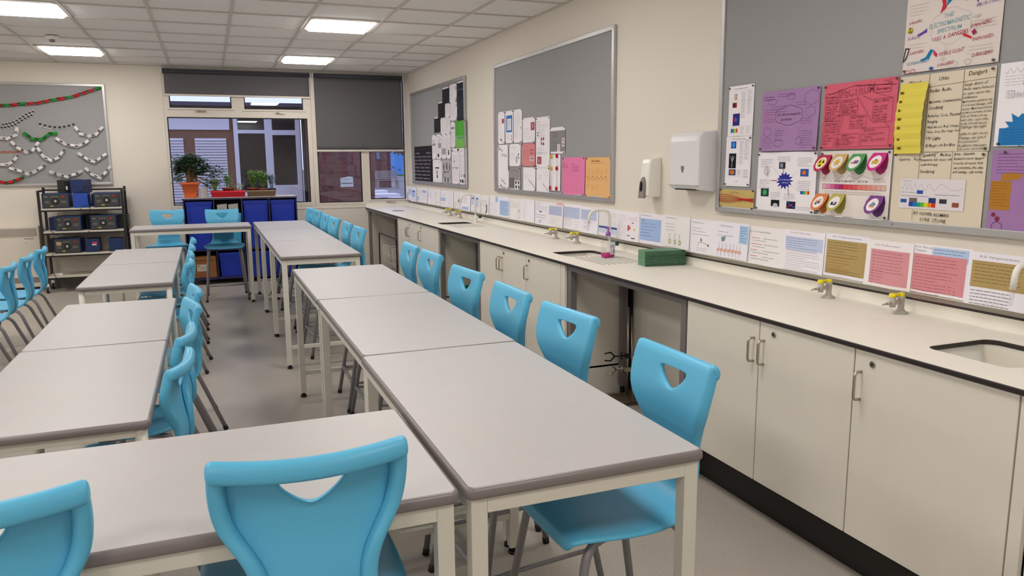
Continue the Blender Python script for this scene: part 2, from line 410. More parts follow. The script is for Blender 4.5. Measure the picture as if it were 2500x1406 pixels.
for k in range(260):
    c = Vector((random.gauss(0, 1.2), random.gauss(0, .6), 3 + random.gauss(0, .9))); d = Vector((random.uniform(-1, 1), random.uniform(-1, 1), random.uniform(-1, 1))).normalized() * .16; q = d.orthogonal().normalized() * .1
    f.add([c - d, c + q, c + d, c - q], [(0, 1, 2, 3)])
f.build('foliage', M_leaf, e)

# ================================================================ BENCH ALONG THE RIGHT WALL
XB = W - .6395; ZB = .8653                      # front edge, top
sinks = [(2.155, 1.49, 2.468, 1.79), (2.135, 4.425, 2.448, 4.72), (2.125, 7.255, 2.445, 7.512)]
slots = []
for (x0, y0, x1, y1), L in zip(sinks, (.41, .41, .385)):
    for k in range(8):
        x = x0 + .022 + k * .038; slots.append(rect(x, y0 - .02 - L, x + .014, y0 - .02))
YN = -.9
bench = thing('worktop', 'long cream laboratory worktop with black edge along the right wall', 'worktop', (0, 0, 0))
holes = [rrect(a, b, c, d, .045) for a, b, c, d in sinks]
plate([(XB + .0015, YN), (W - .001, YN), (W - .001, D - .001), (XB + .0015, D - .001)], holes + slots + [rrect(2.15, 9.5, 2.3, 9.72, .05)], ZB - .0018, ZB).build('laminate_top', M_bench, bench)
plate([(XB, YN), (W - .001, YN), (W - .001, D - .001), (XB, D - .001)], [rrect(a, b, c, d, .045) for a, b, c, d in sinks], ZB - .018, ZB - .0019).build('black_edge', M_core, bench, .003)
for i, (a, b, c, d) in enumerate(sinks):
    P = rrect(a - .004, b - .004, c + .004, d + .004, .05); Q = rrect(a + .02, b + .02, c - .02, d - .02, .05); n = len(P)
    s = MB(); s.add([(x, y, ZB - .0185) for x, y in P] + [(x, y, ZB - .15) for x, y in Q] + [((a + c) / 2, (b + d) / 2, ZB - .16)],
                    [(k, (k + 1) % n, n + (k + 1) % n, n + k) for k in range(n)] + [(n + k, n + (k + 1) % n, 2 * n) for k in range(n)], True)
    s.add([(x, y, ZB - .0185) for x, y in rrect(a - .03, b - .03, c + .03, d + .03, .05)] + [(x, y, ZB - .0185) for x, y in P], [(k, (k + 1) % n, n + (k + 1) % n, n + k) for k in range(n)])
    o = s.build('sink_bowl', M_sink, bench); m_ = o.modifiers.new('s', 'SOLIDIFY'); m_.thickness = .003; m_.offset = -1
    MB().cyl(((a + c) / 2, (b + d) / 2, ZB - .158), ((a + c) / 2, (b + d) / 2, ZB - .155), .022).build('drain', M_nickel, bench)
MB().box(W - .021, YN, ZB, W - .001, D - .001, .914).box(XB + .01, D - .021, ZB, W - .02, D - .001, .914).build('upstand', M_bench, bench)
MB().box(W - .022, YN, .914, W - .001, D - .001, .919).build('upstand_edge', M_core, bench)
# seam strip lying along the back of the worktop
MB().box(W - .075, 6.1, ZB, W - .06, 8.2, ZB + .003).build('joint_strip', M_bench, bench, .001)

e = thing('cable_trunking', 'cream dado trunking running along the right wall behind the papers', 'trunking', (0, 0, 0))
MB().box(W - .05, YN, .945, W - .0005, D - .3, 1.125).build('body', M_bench, e, .004)
MB().box(W - .056, YN, 1.03, W - .05, D - .3, 1.036).build('cover_line', M_bench, e)

# cabinets: door edges along y, at the door face
XD = W - .628
def cabinet(y0, y1, seams, handles, locks, label):
    """y0 near end, y1 far end"""
    c = thing('base_cabinet', label, 'cabinet', (0, 0, 0), 0, 'white base cabinets under the worktop')
    MB().box(W - .2, y0, 0, W - .18, y1, ZB - .02).box(XD + .019, y1 - .018, 0, W - .18, y1, ZB - .02).box(XD + .019, y0, 0, W - .18, y0 + .018, ZB - .02).box(XD + .02, y0, .178, W - .18, y1, .19).build('carcass', M_door, c)
    MB().box(XD + .085, y0 + .0185, 0, XD + .1, y1 - .0185, .177).build('plinth', M_plinth, c)
    ys = [y0 + .02] + seams + [y1 - .01]
    for i in range(len(ys) - 1):
        d = MB().box(XD, ys[i] + .003, .177, XD + .018, ys[i + 1] - .003, ZB - .022).build('door', M_door, c, .0012)
        for (di, hy) in handles:
            if di == i:
                MB().tube([(XD, hy, .77), (XD - .03, hy, .77), (XD - .03, hy, .674), (XD, hy, .674)], .005, 10, .018).build('handle', M_nickel, d)
        for (di, hy) in locks:
            if di == i:
                l = MB().cyl((XD + .001, hy, .806), (XD - .004, hy, .806), .0125, .011, 20).build('lock', M_nickel, d)
                MB().cyl((XD - .0035, hy, .806), (XD - .0055, hy, .806), .0045, n=10).build('keyhole', M_black, d)
cabinet(1.29, 2.925, [1.353, 1.928, 2.415], [(1, 1.895), (2, 2.385), (3, 2.445)], [(1, 1.851), (2, 2.331)], 'large white base cabinet nearest the camera, below the nearest sink')
cabinet(4.2, 5.83, [4.288, 4.849, 5.326], [(1, 4.815), (2, 5.30), (3, 5.36)], [(1, 4.79), (2, 5.275)], 'white base cabinet in the middle of the worktop run')
cabinet(7.02, 8.72, [7.147, 7.711, 8.195], [(1, 7.68), (2, 8.165), (3, 8.225)], [(1, 7.66), (2, 8.14)], 'white base cabinet farthest from the camera, beside the wire baskets')

def bench_frame(y0, y1, label, post=None):
    f = thing('bench_frame', label, 'bench frame', (0, 0, 0), 0, 'grey steel frames under the worktop')
    x0 = XD + .005
    for y in (y0 + .022, y1 - .022):
        MB().box(x0, y - .02, .03, x0 + .04, y + .02, ZB - .02).box(x0 + .008, y - .012, 0, x0 + .032, y + .012, .03).build('leg', M_steel, f)
        MB().box(x0 + .36, y - .02, .05, x0 + .4, y + .02, ZB - .06).build('leg', M_steel, f)
        MB().box(x0 + .37, y - .015, 0, x0 + .39, y + .015, .05).build('foot', M_black, f)
        MB().box(x0 + .04, y - .02, ZB - .06, x0 + .4, y + .02, ZB - .02).build('side_rail', M_steel, f)
    MB().box(x0, y0 + .042, ZB - .048, x0 + .04, y1 - .042, ZB - .02).build('front_rail', M_steel, f)
    MB().box(W - .16, y0 - .0, .02, W - .145, y1, ZB - .02).build('back_panel', M_door, f)
bench_frame(2.93, 4.19, 'grey steel worktop frame around the open bay with the metal clamp stand')
bench_frame(5.84, 7.01, 'grey steel worktop frame around the bay with the green bin')
bench_frame(8.73, 10.5, 'grey steel worktop frame by the far wall around the wire baskets')
bench_frame(.1, 1.28, 'grey steel worktop frame at the right edge of the picture')

# gas taps
def gas_tap(name):
    t = thing(name, '', 'gas tap')
    MB().lathe([(.03, 0), (.03, .004), (.018, .012), (.0125, .02), (.0125, .06), (.015, .062), (.015, .07)], n=20).build('pillar', M_gas, t)
    b = MB(); b.cyl((0, 0, .048), (-.05, -.004, .046), .009); b.cyl((-.05, -.004, .03), (-.05, -.004, .068), .0115)
    b.build('valve_body', M_gas, t)
    MB().cyl((-.06, -.004, .046), (-.078, -.004, .045), .007, .006).cyl((-.078, -.004, .045), (-.104, -.004, .043), .0055, .003).build('nozzle', M_gas, t)
    for x, r_ in ((0, 1), (-.05, 0)):
        l = MB().lathe([(.012, .068), (.0125, .08), (.010, .084)], (x, 0), 14); l.box(x - .005, -.005, .074, x + (-.034 if r_ else .012), .005, .083) if r_ else l.box(x - .006, -.018, .076, x + .006, .006, .085)
        l.build('lever', M_yel, t, .001)
    return t
g0 = gas_tap('gas_tap')
gt = [(2.545, 2.617, 'twin grey gas tap with yellow levers, left of the two by the nearest sink'), (2.545, 2.23, 'twin grey gas tap with yellow levers, nearest to the camera'),
      (2.55, 5.532, 'grey gas tap with yellow levers, left of the two beside the middle sink'), (2.55, 5.151, 'grey gas tap with yellow levers, right of the two beside the middle sink'),
      (2.55, 8.395, 'far gas tap with yellow levers, left of the two beside the far sink'), (2.55, 8.036, 'far gas tap with yellow levers, right of the two beside the far sink')]
for i, (x, y, l) in enumerate(gt):
    o = g0 if i == 0 else dup(g0, (x, y, ZB), 0, l)
    o.location = (x, y, ZB); o['label'] = l; o['group'] = 'gas taps on the worktop'
# swan neck water taps
def water_tap(name):
    t = thing(name, '', 'tap')
    MB().lathe([(.024, 0), (.024, .006), (.016, .014), (.014, .06), (.011, .075)], n=20).build('base', M_tap, t)
    MB().tube([(0, 0, .06), (0, 0, .282), (-.148, 0, .282), (-.158, 0, .2)], .0095, 14, .05).build('neck', M_tap, t)
    MB().cyl((-.158, 0, .2), (-.16, 0, .15), .008, .005).build('spout', M_clear, t)
    MB().cyl((0, 0, .045), (.028, -.03, .055), .008).build('valve', M_tap, t)
    k = MB()
    P = [(.021 * math.cos(a) * (1 if i % 2 else .78), .021 * math.sin(a) * (1 if i % 2 else .78)) for i, a in enumerate([2 * math.pi * j / 8 for j in range(8)])]
    k.prism(P, -.012, .012, 'y'); kn = k.build('knob', M_dkgreen, t, .003, 2, (.034, -.038, .06), (0, 0, R(40)))
    return t
w0 = water_tap('water_tap')
for i, (x, y, l) in enumerate(((2.505, 4.57, 'white swan neck water tap with dark green knob behind the pink soap bottle'), (2.505, 7.38, 'white swan neck water tap at the far sink'), (2.5, 1.64, 'water tap with dark green knob cut by the right edge of the picture'))):
    o = w0 if i == 0 else dup(w0, (x, y, ZB), 0, l)
    o.location = (x, y, ZB); o['label'] = l; o['group'] = 'swan neck water taps'
# soap bottle
s = thing('soap_bottle', 'clear pump bottle of pink soap with purple pump on the drainer', 'bottle', (2.35, 4.305, ZB + .0005), R(20))
M_pink = mat('pink_soap', (206, 30, 130), .15, spec=.5)
M_purple = mat('purple_pump', (150, 90, 176), .35)
def rsec(hx, hy, r): return rrect(-hx, -hy, hx, hy, r, 5)
def loft(secs):
    b = MB(); n = len(secs[0][1]); b.add([(x, y, z) for z, P in secs for x, y in P], [(j * n + i, j * n + (i + 1) % n, (j + 1) * n + (i + 1) % n, (j + 1) * n + i) for j in range(len(secs) - 1) for i in range(n)] + [tuple(range(n))[::-1], tuple(range((len(secs) - 1) * n, len(secs) * n))], True); return b
loft([(0, rsec(.04, .026, .012)), (.004, rsec(.043, .028, .014)), (.105, rsec(.043, .028, .016)), (.125, rsec(.036, .024, .016)), (.135, rsec(.016, .016, .0155)), (.14, rsec(.015, .015, .0145))]).build('bottle', M_clear, s, fix=False)
loft([(.002, rsec(.038, .0245, .011)), (.004, rsec(.0405, .0258, .012)), (.03, rsec(.0405, .0258, .013))]).build('soap', M_pink, s)
MB().lathe([(.016, .138), (.017, .142), (.016, .158), (.008, .162), (.006, .175)], n=20).lathe([(.004, .17), (.0045, .186), (.01, .188), (.009, .194)], n=16).tube([(0, 0, .19), (-.02, -.005, .192), (-.03, -.006, .187)], .004).build('pump', M_purple, s)
lb_ = MB().box(-.012, -.0292, .02, .036, -.0285, .098).build('label', paint('e8e4e8'), s)
MB().box(-.009, -.0296, .076, .03, -.0293, .079).box(-.009, -.0296, .067, .03, -.0293, .070).box(.02, -.0296, .026, .028, -.0293, .056).build('lettering', paint('50509a'), lb_)
MB().box(-.009, -.0296, .028, .008, -.0293, .03).box(-.009, -.0296, .034, .01, -.0293, .036).build('lettering', paint('9090a0'), lb_)
# stack of green paper towels
t = thing('paper_towels', 'stack of folded green paper towels lying on the worktop', 'paper towels', (2.468, 3.862, ZB + .0005), R(-8))
st = MB(); n = 14
for k in range(n):
    j = random.uniform(-.002, .002); z0 = k * .0065; wv = .002 * math.sin(k * .7)
    st.prism([(-.05 + wv, z0), (.045 + wv, z0), (.053 + wv + j, z0 + .0032), (.045 + wv, z0 + .0064), (-.045 + wv, z0 + .0064), (-.053 + wv - j, z0 + .003)], -.128 + j, .128 + j, 'y')
st.v = [(y, -x, z) for x, y, z in st.v]
st.build('towel_stack', M_towel, t)

# clamp stand and things under the worktop
s = thing('clamp_stand', 'metal retort stand with black clamps under the worktop', 'clamp stand', (2.36, 4.05, 0))
MB().box(-.12, -.13, 0, .08, .06, .022).build('base', mat('rusty_steel', (96, 84, 66), .7, metal=.3, var=.3, vscale=30), s, .002)
MB().cyl((0, 0, .02), (0, 0, .585), .006).build('rod', M_nickel, s)
for z, l, d in ((.278, .14, 0), (.19, .12, .02)):
    c = MB(); c.box(-.014, -.014, z - .014, .014, .014, z + .014); c.tube([(.09, -.03, z + .004), (0, 0, z), (-l * .6, .015, z + d * .5)], .005, 8)
    c.tube([(-l * .6, .015, z), (-l * .8, .015, z + .028), (-l * 1.1, .015, z + .024)], .005, 8); c.tube([(-l * .6, .015, z), (-l * .8, .015, z - .026), (-l * 1.1, .015, z - .02)], .005, 8)
    c.cyl((-l * .3, .005, z - .02), (-l * .3, .005, z + .024), .006)
    c.build('clamp', M_black if d == 0 else M_nickel, s)
s = thing('metal_rod', 'thin upright steel rod leaning beside the clamp stand', 'rod', (2.32, 3.915, 0))
MB().cyl((0, 0, 0), (.01, .045, .55), .0045).build('rod', M_nickel, s)
b = thing('recycling_bin', 'dark green plastic bin under the worktop behind the blue chairs', 'bin', (2.235, 6.56, 0))
bb = MB(); n = len(rsec(1, 1, .1))
for z, hx, hy in ((0, .14, .3), ):
    P0 = rrect(-.12, -.33, .12, .33, .03); P1 = rrect(-.14, -.37, .14, .37, .03); P2 = rrect(-.155, -.39, .155, .39, .03); P3 = rrect(-.13, -.36, .13, .36, .03)
    n = len(P0); L = [(0, P0), (.27, P1), (.27, P2), (.3, P2), (.3, P3), (.02, [(x * .95, y * .95) for x, y in P0])]
    bb.add([(x, y, zz) for zz, P in L for x, y in P], [(j * n + i, j * n + (i + 1) % n, (j + 1) * n + (i + 1) % n, (j + 1) * n + i) for j in range(5) for i in range(n)] + [tuple(range(n))[::-1], tuple(range(5 * n, 6 * n))])
bb.build('bin', M_green, b)
# wire baskets
def wire_basket(x, y, z, tilt, label):
    b = thing('wire_basket', label, 'basket', (x, y, z), 0, 'white wire baskets under the worktop')
    q = MB(); wx, wy, h = .17, .2, .42
    for zz in (0, .1, .2, .3, .42):
        k = .85 + .15 * zz / h; P = [(-wx * k, -wy * k, zz), (wx * k, -wy * k, zz), (wx * k, wy * k, zz), (-wx * k, wy * k, zz), (-wx * k, -wy * k, zz)]
        q.tube(P, .004 if zz == .42 else .0025, 6)
    for i in range(9):
        u = -1 + i / 4
        for a, c in ((u, -1), (u, 1)): q.tube([(a * wx * .85, c * wy * .85, 0), (a * wx, c * wy, h)], .002, 5)
        for a, c in ((-1, u), (1, u)): q.tube([(a * wx * .85, c * wy * .85, 0), (a * wx, c * wy, h)], .002, 5)
    q.v = [(a + tilt * c_, bq, c_) for a, bq, c_ in q.v]
    q.build('wirework', M_wire, b); return b
wire_basket(2.25, 9.25, .0, 0, 'white wire basket under the worktop, nearer of the two by the far wall')
wire_basket(2.25, 9.75, .0, 0, 'white wire basket under the worktop, nearer to the far wall')
e = thing('trolley_frame', 'dark tube frame behind the wire baskets under the worktop', 'frame', (2.25, 9.5, 0))
MB().tube([(-.2, -.5, 0), (-.2, -.5, .56), (-.2, .5, .56), (-.2, .5, 0)], .009, 8, .04).build('tube_frame', M_rack, e)

# dispensers on the right wall (local x = along the wall towards the camera, -y = out of the wall)
RW = R(-90)
d = thing('towel_dispenser', 'large white paper towel dispenser on the right wall', 'dispenser', (W, 3.73, 1.30), RW)
prof = [(0, .0), (-.105, .012), (-.125, .03), (-.128, .04), (-.128, .28), (-.12, .312), (-.10, .328), (0, .34)]
b = MB(); n = len(prof); hw = .145
vs = [];
for x, k in ((-hw, .94), (-hw + .02, 1), (hw - .02, 1), (hw, .94)): vs += [(x, y * k, z) for y, z in prof]
b.add(vs, [(j * n + i, j * n + (i + 1) % n, (j + 1) * n + (i + 1) % n, (j + 1) * n + i) for j in range(3) for i in range(n)] + [tuple(range(n)), tuple(range(3 * n, 4 * n))[::-1]])
b.build('cover', M_white, d, .007, 3)
MB().prism([(-.014, .13), (-.012, .144), (.012, .144), (.014, .13), (.006, .108), (-.006, .108)], -.1305, -.127).build('level_window', M_steel, d, .001)
MB().box(-.1, -.11, .008, .1, -.05, .0135).build('slot', M_black, d)
MB().box(-.1449, -.1295, .0335, .1449, -.02, .035).build('seam', M_grey, d)
d = thing('soap_dispenser', 'white wall soap dispenser with grey push lever', 'dispenser', (W, 4.2, 1.25), RW)
b = MB(); prof = [(0, 0), (-.09, .0), (-.1, .01), (-.095, .12), (-.085, .21), (-.075, .235), (0, .245)]; n = len(prof); vs = []; hw = .05
for x, k in ((-hw, .9), (-hw + .012, 1), (hw - .012, 1), (hw, .9)): vs += [(x, y * k, z) for y, z in prof]
b.add(vs, [(j * n + i, j * n + (i + 1) % n, (j + 1) * n + (i + 1) % n, (j + 1) * n + i) for j in range(3) for i in range(n)] + [tuple(range(n)), tuple(range(3 * n, 4 * n))[::-1]])
b.build('cover', M_tap, d, .005, 3)
arch = [(-.032, -.008)] + [(.032 * math.cos(R(180 - a)), .06 + .065 * math.sin(R(a))) for a in range(0, 181, 15)] + [(.032, -.008)]
b = MB(); b.prism(arch, -.118, -.098); b.v = [(x, y + (0.016 * max(0, z / .125)) , z) for x, y, z in b.v]
lv = b.build('lever', M_grey, d, .003)
MB().prism([(x * .25, .04 + (z) * .45) for x, z in arch], -.1195, -.112).build('level_window', M_black, lv)

# ================================================================ TABLES
def table_top(L, wd, H, parent):
    """top with a moulded edge; long side along x"""
    P = [(H - .026, rrect(-L / 2 + .004, -wd / 2 + .004, L / 2 - .004, wd / 2 - .004, .016)), (H - .021, rrect(-L / 2, -wd / 2, L / 2, wd / 2, .02)), (H - .009, rrect(-L / 2, -wd / 2, L / 2, wd / 2, .02)),
         (H - .003, rrect(-L / 2 + .0025, -wd / 2 + .0025, L / 2 - .0025, wd / 2 - .0025, .018)), (H - .0002, rrect(-L / 2 + .008, -wd / 2 + .008, L / 2 - .008, wd / 2 - .008, .014))]
    loft(P).build('edge', M_edge, parent)
    MB().prism(rrect(-L / 2 + .0085, -wd / 2 + .0085, L / 2 - .0085, wd / 2 - .0085, .014), H - .002, H, 'z').build('tabletop', M_top, parent)
def high_table():
    t = thing('high_table', '', 'table'); L, wd, H = 1.175, .577, .8227
    table_top(L, wd, H, t); q = .036; z1 = H - .0262
    fr = MB()
    for sy in (-1, 1): fr.box(-L / 2 + .012 + q, sy * (wd / 2 - .012) - (q if sy > 0 else 0), z1 - q, L / 2 - .012 - q, sy * (wd / 2 - .012) + (q if sy < 0 else 0), z1)
    for sx in (-1, 1):
        x0 = sx * (L / 2 - .012); x1 = x0 - sx * q
        fr.box(x0, -wd / 2 + .012 + q, z1 - q, x1, wd / 2 - .012 - q, z1)
    fr.build('top_frame', M_frame, t, .0015)
    for sx in (-1, 1):
        x0 = sx * (L / 2 - .012); x1 = x0 - sx * q
        MB().box(x0 - sx * .006, -wd / 2 + .012 + q, .145, x1 + sx * .006, wd / 2 - .012 - q, .17).build('stretcher', M_frame, t, .001)
        for sy in (-1, 1):
            y0 = sy * (wd / 2 - .012); y1 = y0 - sy * q
            l = MB().box(x0, y0, .028, x1, y1, z1).build('leg', M_frame, t, .002)
            MB().cyl(((x0 + x1) / 2, (y0 + y1) / 2, 0), ((x0 + x1) / 2, (y0 + y1) / 2, .012), .019).cyl(((x0 + x1) / 2, (y0 + y1) / 2, .012), ((x0 + x1) / 2, (y0 + y1) / 2, .028), .012).build('foot', M_black, l)
    return t
def low_table():
    t = thing('low_table', '', 'table'); L, wd, H = 1.175, .577, .7005
    table_top(L, wd, H, t); fr = MB(); z1 = H - .0262
    for sy in (-1, 1): fr.box(-L / 2 + .05, sy * (wd / 2 - .035) - .01, z1 - .03, L / 2 - .05, sy * (wd / 2 - .035) + .01, z1)
    for sx in (-1, 1): fr.box(sx * (L / 2 - .035) - .01, -wd / 2 + .045, z1 - .03, sx * (L / 2 - .035) + .01, wd / 2 - .045, z1)
    fr.build('top_frame', M_frame, t, .001)
    for sx in (-1, 1):
        for sy in (-1, 1):
            x, y = sx * (L / 2 - .03), sy * (wd / 2 - .03)
            l = MB().cyl((x, y, .01), (x, y, z1), .0185, n=20).build('leg', M_frame, t)
            MB().cyl((x, y, 0), (x, y, .012), .02, n=16).build('foot', M_black, l)
    return t
HT = high_table(); LT = low_table(); used = set()
def put(proto, x, y, rz, label, group, z=0):
    if proto.name in used: o = dup(proto, (x, y, z), rz, label, group)
    else: o = proto; used.add(proto.name); o.location = (x, y, z); o.rotation_euler = (0, 0, rz); o['label'] = label; o['group'] = group
    return o
wH = .587
GA = 'high grey topped tables'
P90 = R(90)
for x, y, rz, l in ((.441 + wH / 2, 1.394 + .5875, P90, 'high table nearest the camera in the row along the worktop'),
                    (.446 + wH / 2, 1.394 + 1.5 * 1.175, P90, 'middle high table of the near row along the worktop'),
                    (.444 + wH / 2, 1.394 + 2.5 * 1.175, P90, 'farthest high table of the near row along the worktop'),
                    (.431 + wH / 2, 5.591 + .5875, P90, 'nearest high table of the far row in front of the blue trays'),
                    (.431 + wH / 2, 5.591 + 1.5 * 1.175, P90, 'middle high table of the far row'),
                    (.431 + wH / 2, 5.591 + 2.5 * 1.175, P90, 'last high table of the far row, closest to the window'),
                    (.4336 - .5875, 1.3945 + .2885, 0, 'high table set crosswise at the bottom left behind the two nearest chairs'),
                    (.4007 - .5875, 8.5526 + .2885, 0, 'high table set crosswise before the black equipment rack')):
    put(HT, x, y, rz, l, GA)
GL = 'low grey topped tables'
for x, y, l in ((-.2104 - wH / 2, 2.5094 + .5875, 'nearest low table on the left side'), (-.2104 - wH / 2, 2.5094 + 1.5 * 1.175, 'second low table on the left, touching the nearest one'),
                (-.2553 - wH / 2, 5.5151 + .5875, 'third low table on the left, beyond the gap'), (-.2553 - wH / 2, 5.5151 + 1.5 * 1.175, 'farthest low table on the left, before the equipment rack')):
    put(LT, x, y, P90, l, GL)

# ================================================================ CHAIRS
# profile of the moulded shell: (y forward, z above seat level, half width)
PROF = [(.214, -.036, .172), (.214, -.018, .188), (.203, -.003, .198), (.17, .0, .203), (.10, -.006, .205), (.02, -.011, .205), (-.06, -.011, .199), (-.12, -.007, .170), (-.162, .005, .130), (-.190, .034, .112),
        (-.202, .078, .105), (-.198, .125, .104), (-.188, .165, .118), (-.181, .20, .140), (-.180, .232, .158), (-.183, .262, .167), (-.191, .296, .1705), (-.200, .33, .1705), (-.206, .352, .169), (-.212, .3615, .168),
        (-.221, .365, .168), (-.232, .361, .168), (-.2385, .350, .168), (-.2385, .336, .168), (-.234, .327, .168), (-.218, .326, .168), (-.204, .329, .168)]
COLS = [-1, -.93, -.76, -.5, -.25, 0, .25, .5, .76, .93, 1]
def prof(t):
    t = max(0, min(len(PROF) - 1.0001, t)); i = int(t); f = t - i; a, b = PROF[i], PROF[i + 1]
    return tuple(a[k] * (1 - f) + b[k] * f for k in range(3))
def surf(x, t, S):
    y, z, h = prof(t)
    a, b = prof(t - .3), prof(t + .3); d = Vector((0, b[0] - a[0], b[1] - a[1])).normalized()
    q = min(1, abs(x) / .17)
    dk = [(6, 0), (10, .016), (12, .022), (15, .024), (17, .023), (19, .022), (40, .022)]; am = 0
    for (ta, va), (tb, vb) in zip(dk[:-1], dk[1:]):
        if ta <= t <= tb: am = va + (vb - va) * (t - ta) / (tb - ta)
    dish = am * q * q
    seat = .006 * q * q if t < 8 else (.009 * q * q * min(1, max(0, (t - 14) / 3)))
    return Vector((x, y + dish, S + z + seat))
def shell(S, parent):
    b = MB(); nr = len(PROF); ids = {}
    H0, H1 = 15, 17      # rows of the hand hole
    def V(p): b.v.append(tuple(p)); return len(b.v) - 1
    for j in range(nr):
        y, z, h = PROF[j]
        for i, u in enumerate(COLS):
            ids[i, j] = V(surf(u * h, j, S))
        # flanges turned back
        a, c = prof(j - .3), prof(j + .3); tdir = Vector((0, c[0] - a[0], c[1] - a[1])).normalized()
        nrm = Vector((0, -tdir.z, tdir.y))       # towards the rear / underside
        if nrm.y > 0 and j > 8: nrm = -nrm
        if j <= 8 and nrm.z > 0: nrm = -nrm
        fl = .012 if j < 7 else (.012 + (j - 7) * .002 if j < 12 else .033); inw = .012 if j < 7 else min(.020, .012 + (j - 7) * .003)
        for sgn, base, k0 in ((-1, 0, -1), (1, len(COLS) - 1, len(COLS))):
            p = Vector(b.v[ids[base, j]])
            if j < 19:
                Q = [(.006, .35), (.006, .86), (-inw * .4, 1.0), (-inw, .85), (-inw - .003, .25)]
                for n_, (ox, ob) in enumerate(Q): ids[k0 + sgn * n_, j] = V(p + Vector((sgn * ox, 0, 0)) + nrm * fl * ob)
            else:
                C_ = Vector((p.x, -.220 + .022, S + .350))
                for n_, (ox, f_) in enumerate(((.005, .12), (.007, .4), (.008, .7), (.008, .9), (.008, 1.0))): ids[k0 + sgn * n_, j] = V(p.lerp(C_, f_) + Vector((sgn * ox, 0, 0)))
    rng = list(range(-5, len(COLS) + 5))
    for j in range(nr - 1):
        for a, c in zip(rng[:-1], rng[1:]):
            if H0 <= j < H1 and 3 <= a < 7: continue
            b.f.append((ids[a, j], ids[c, j], ids[c, j + 1], ids[a, j + 1])); b.sm.append(True)
    # hole: outer loop of grid vertices, inner outline
    loop = [(i, H0) for i in range(3, 7)] + [(7, j) for j in range(H0, H1)] + [(i, H1) for i in range(7, 3, -1)] + [(3, j) for j in range(H1, H0, -1)]
    out = {(3, H0): (-.036, 15.75), (4, H0): (-.012, 15.3), (5, H0): (0, 15.2), (6, H0): (.012, 15.3), (7, H0): (.036, 15.75), (7, H0 + 1): (.058, 16.4), (7, H1): (.062, 16.88),
           (6, H1): (.03, 16.92), (5, H1): (0, 16.92), (4, H1): (-.03, 16.92), (3, H1): (-.062, 16.88), (3, H0 + 1): (-.058, 16.4)}
    N = len(loop); rings = [[ids[k] for k in loop]]
    for f, back in ((.55, 0), (1.0, 0), (1.02, .012)):
        r = []
        for k in loop:
            p = Vector(b.v[ids[k]]); x, t = out[k]; q = surf(x, t, S)
            s = p.lerp(q, min(1, f)); s = s + Vector((0, -back, 0)); r.append(V(s))
        rings.append(r)
    for ra, rb in zip(rings[:-1], rings[1:]):
        for i in range(N): b.f.append((ra[i], rb[i], rb[(i + 1) % N], ra[(i + 1) % N])); b.sm.append(True)
    o = b.build('seat_shell', M_blue, parent)
    m1 = o.modifiers.new('t', 'SOLIDIFY'); m1.thickness = .005; m1.offset = 0; m1.use_even_offset = False
    m2 = o.modifiers.new('s', 'SUBSURF'); m2.levels = m2.render_levels = 2
    dg = bpy.context.evaluated_depsgraph_get(); me = bpy.data.meshes.new_from_object(o.evaluated_get(dg)); o.modifiers.clear(); o.data = me
    for p in me.polygons: p.use_smooth = True
    return o
def chair(name, S, low):
    t = thing(name, '', 'chair'); shell(S, t)
    u = S - .03
    for sx in (-1, 1):
        if low:
            fr = [(sx * .09, -.0, u + .004), (sx * .145, .05, u + .002), (sx * .165, .13, u - .004), (sx * .205, .235, .006)]
            rr = [(sx * .09, -.01, u + .004), (sx * .14, -.06, u + .002), (sx * .155, -.145, u - .004), (sx * .208, -.29, .006)]
        else:
            fr = [(sx * .09, 0, u + .004), (sx * .145, .06, u + .002), (sx * .17, .15, u - .004), (sx * .215, .25, .006)]
            rr = [(sx * .09, -.01, u + .004), (sx * .14, -.06, u + .002), (sx * .155, -.12, u - .004), (sx * .205, -.225, .006)]
        for P in (fr, rr):
            l = MB().tube(P, .0115, 12, .05).build('leg', M_leg, t)
            a, c = Vector(P[-1]), Vector(P[-2]); d = (a - c).normalized()
            MB().cyl(a - d * .02, a + d * .003, .0135, n=12).build('foot_cap', M_black, l)
        if not low:
            f = .27; 
            A = Vector(fr[2]).lerp(Vector(fr[3]), 1 - .30); B_ = Vector(rr[2]).lerp(Vector(rr[3]), 1 - .30)
            MB().tube([A, B_], .008, 10).build('side_rail', M_leg, t)
    MB().box(-.1, -.05, u - .004, .1, .04, u + .008).build('seat_plate', M_black, t, .003)
    if not low:
        A = Vector(fr[2]).lerp(Vector(fr[3]), 1 - .30); MB().tube([(-A.x, A.y, A.z), (A.x, A.y, A.z)], .0105, 10).build('footrest', M_leg, t)
    return t
HC = chair('high_chair', .600, False); LC = chair('low_chair', .418, True)
GH = 'light blue high chairs'
FACE_L = R(90); FACE_CAM = R(180)
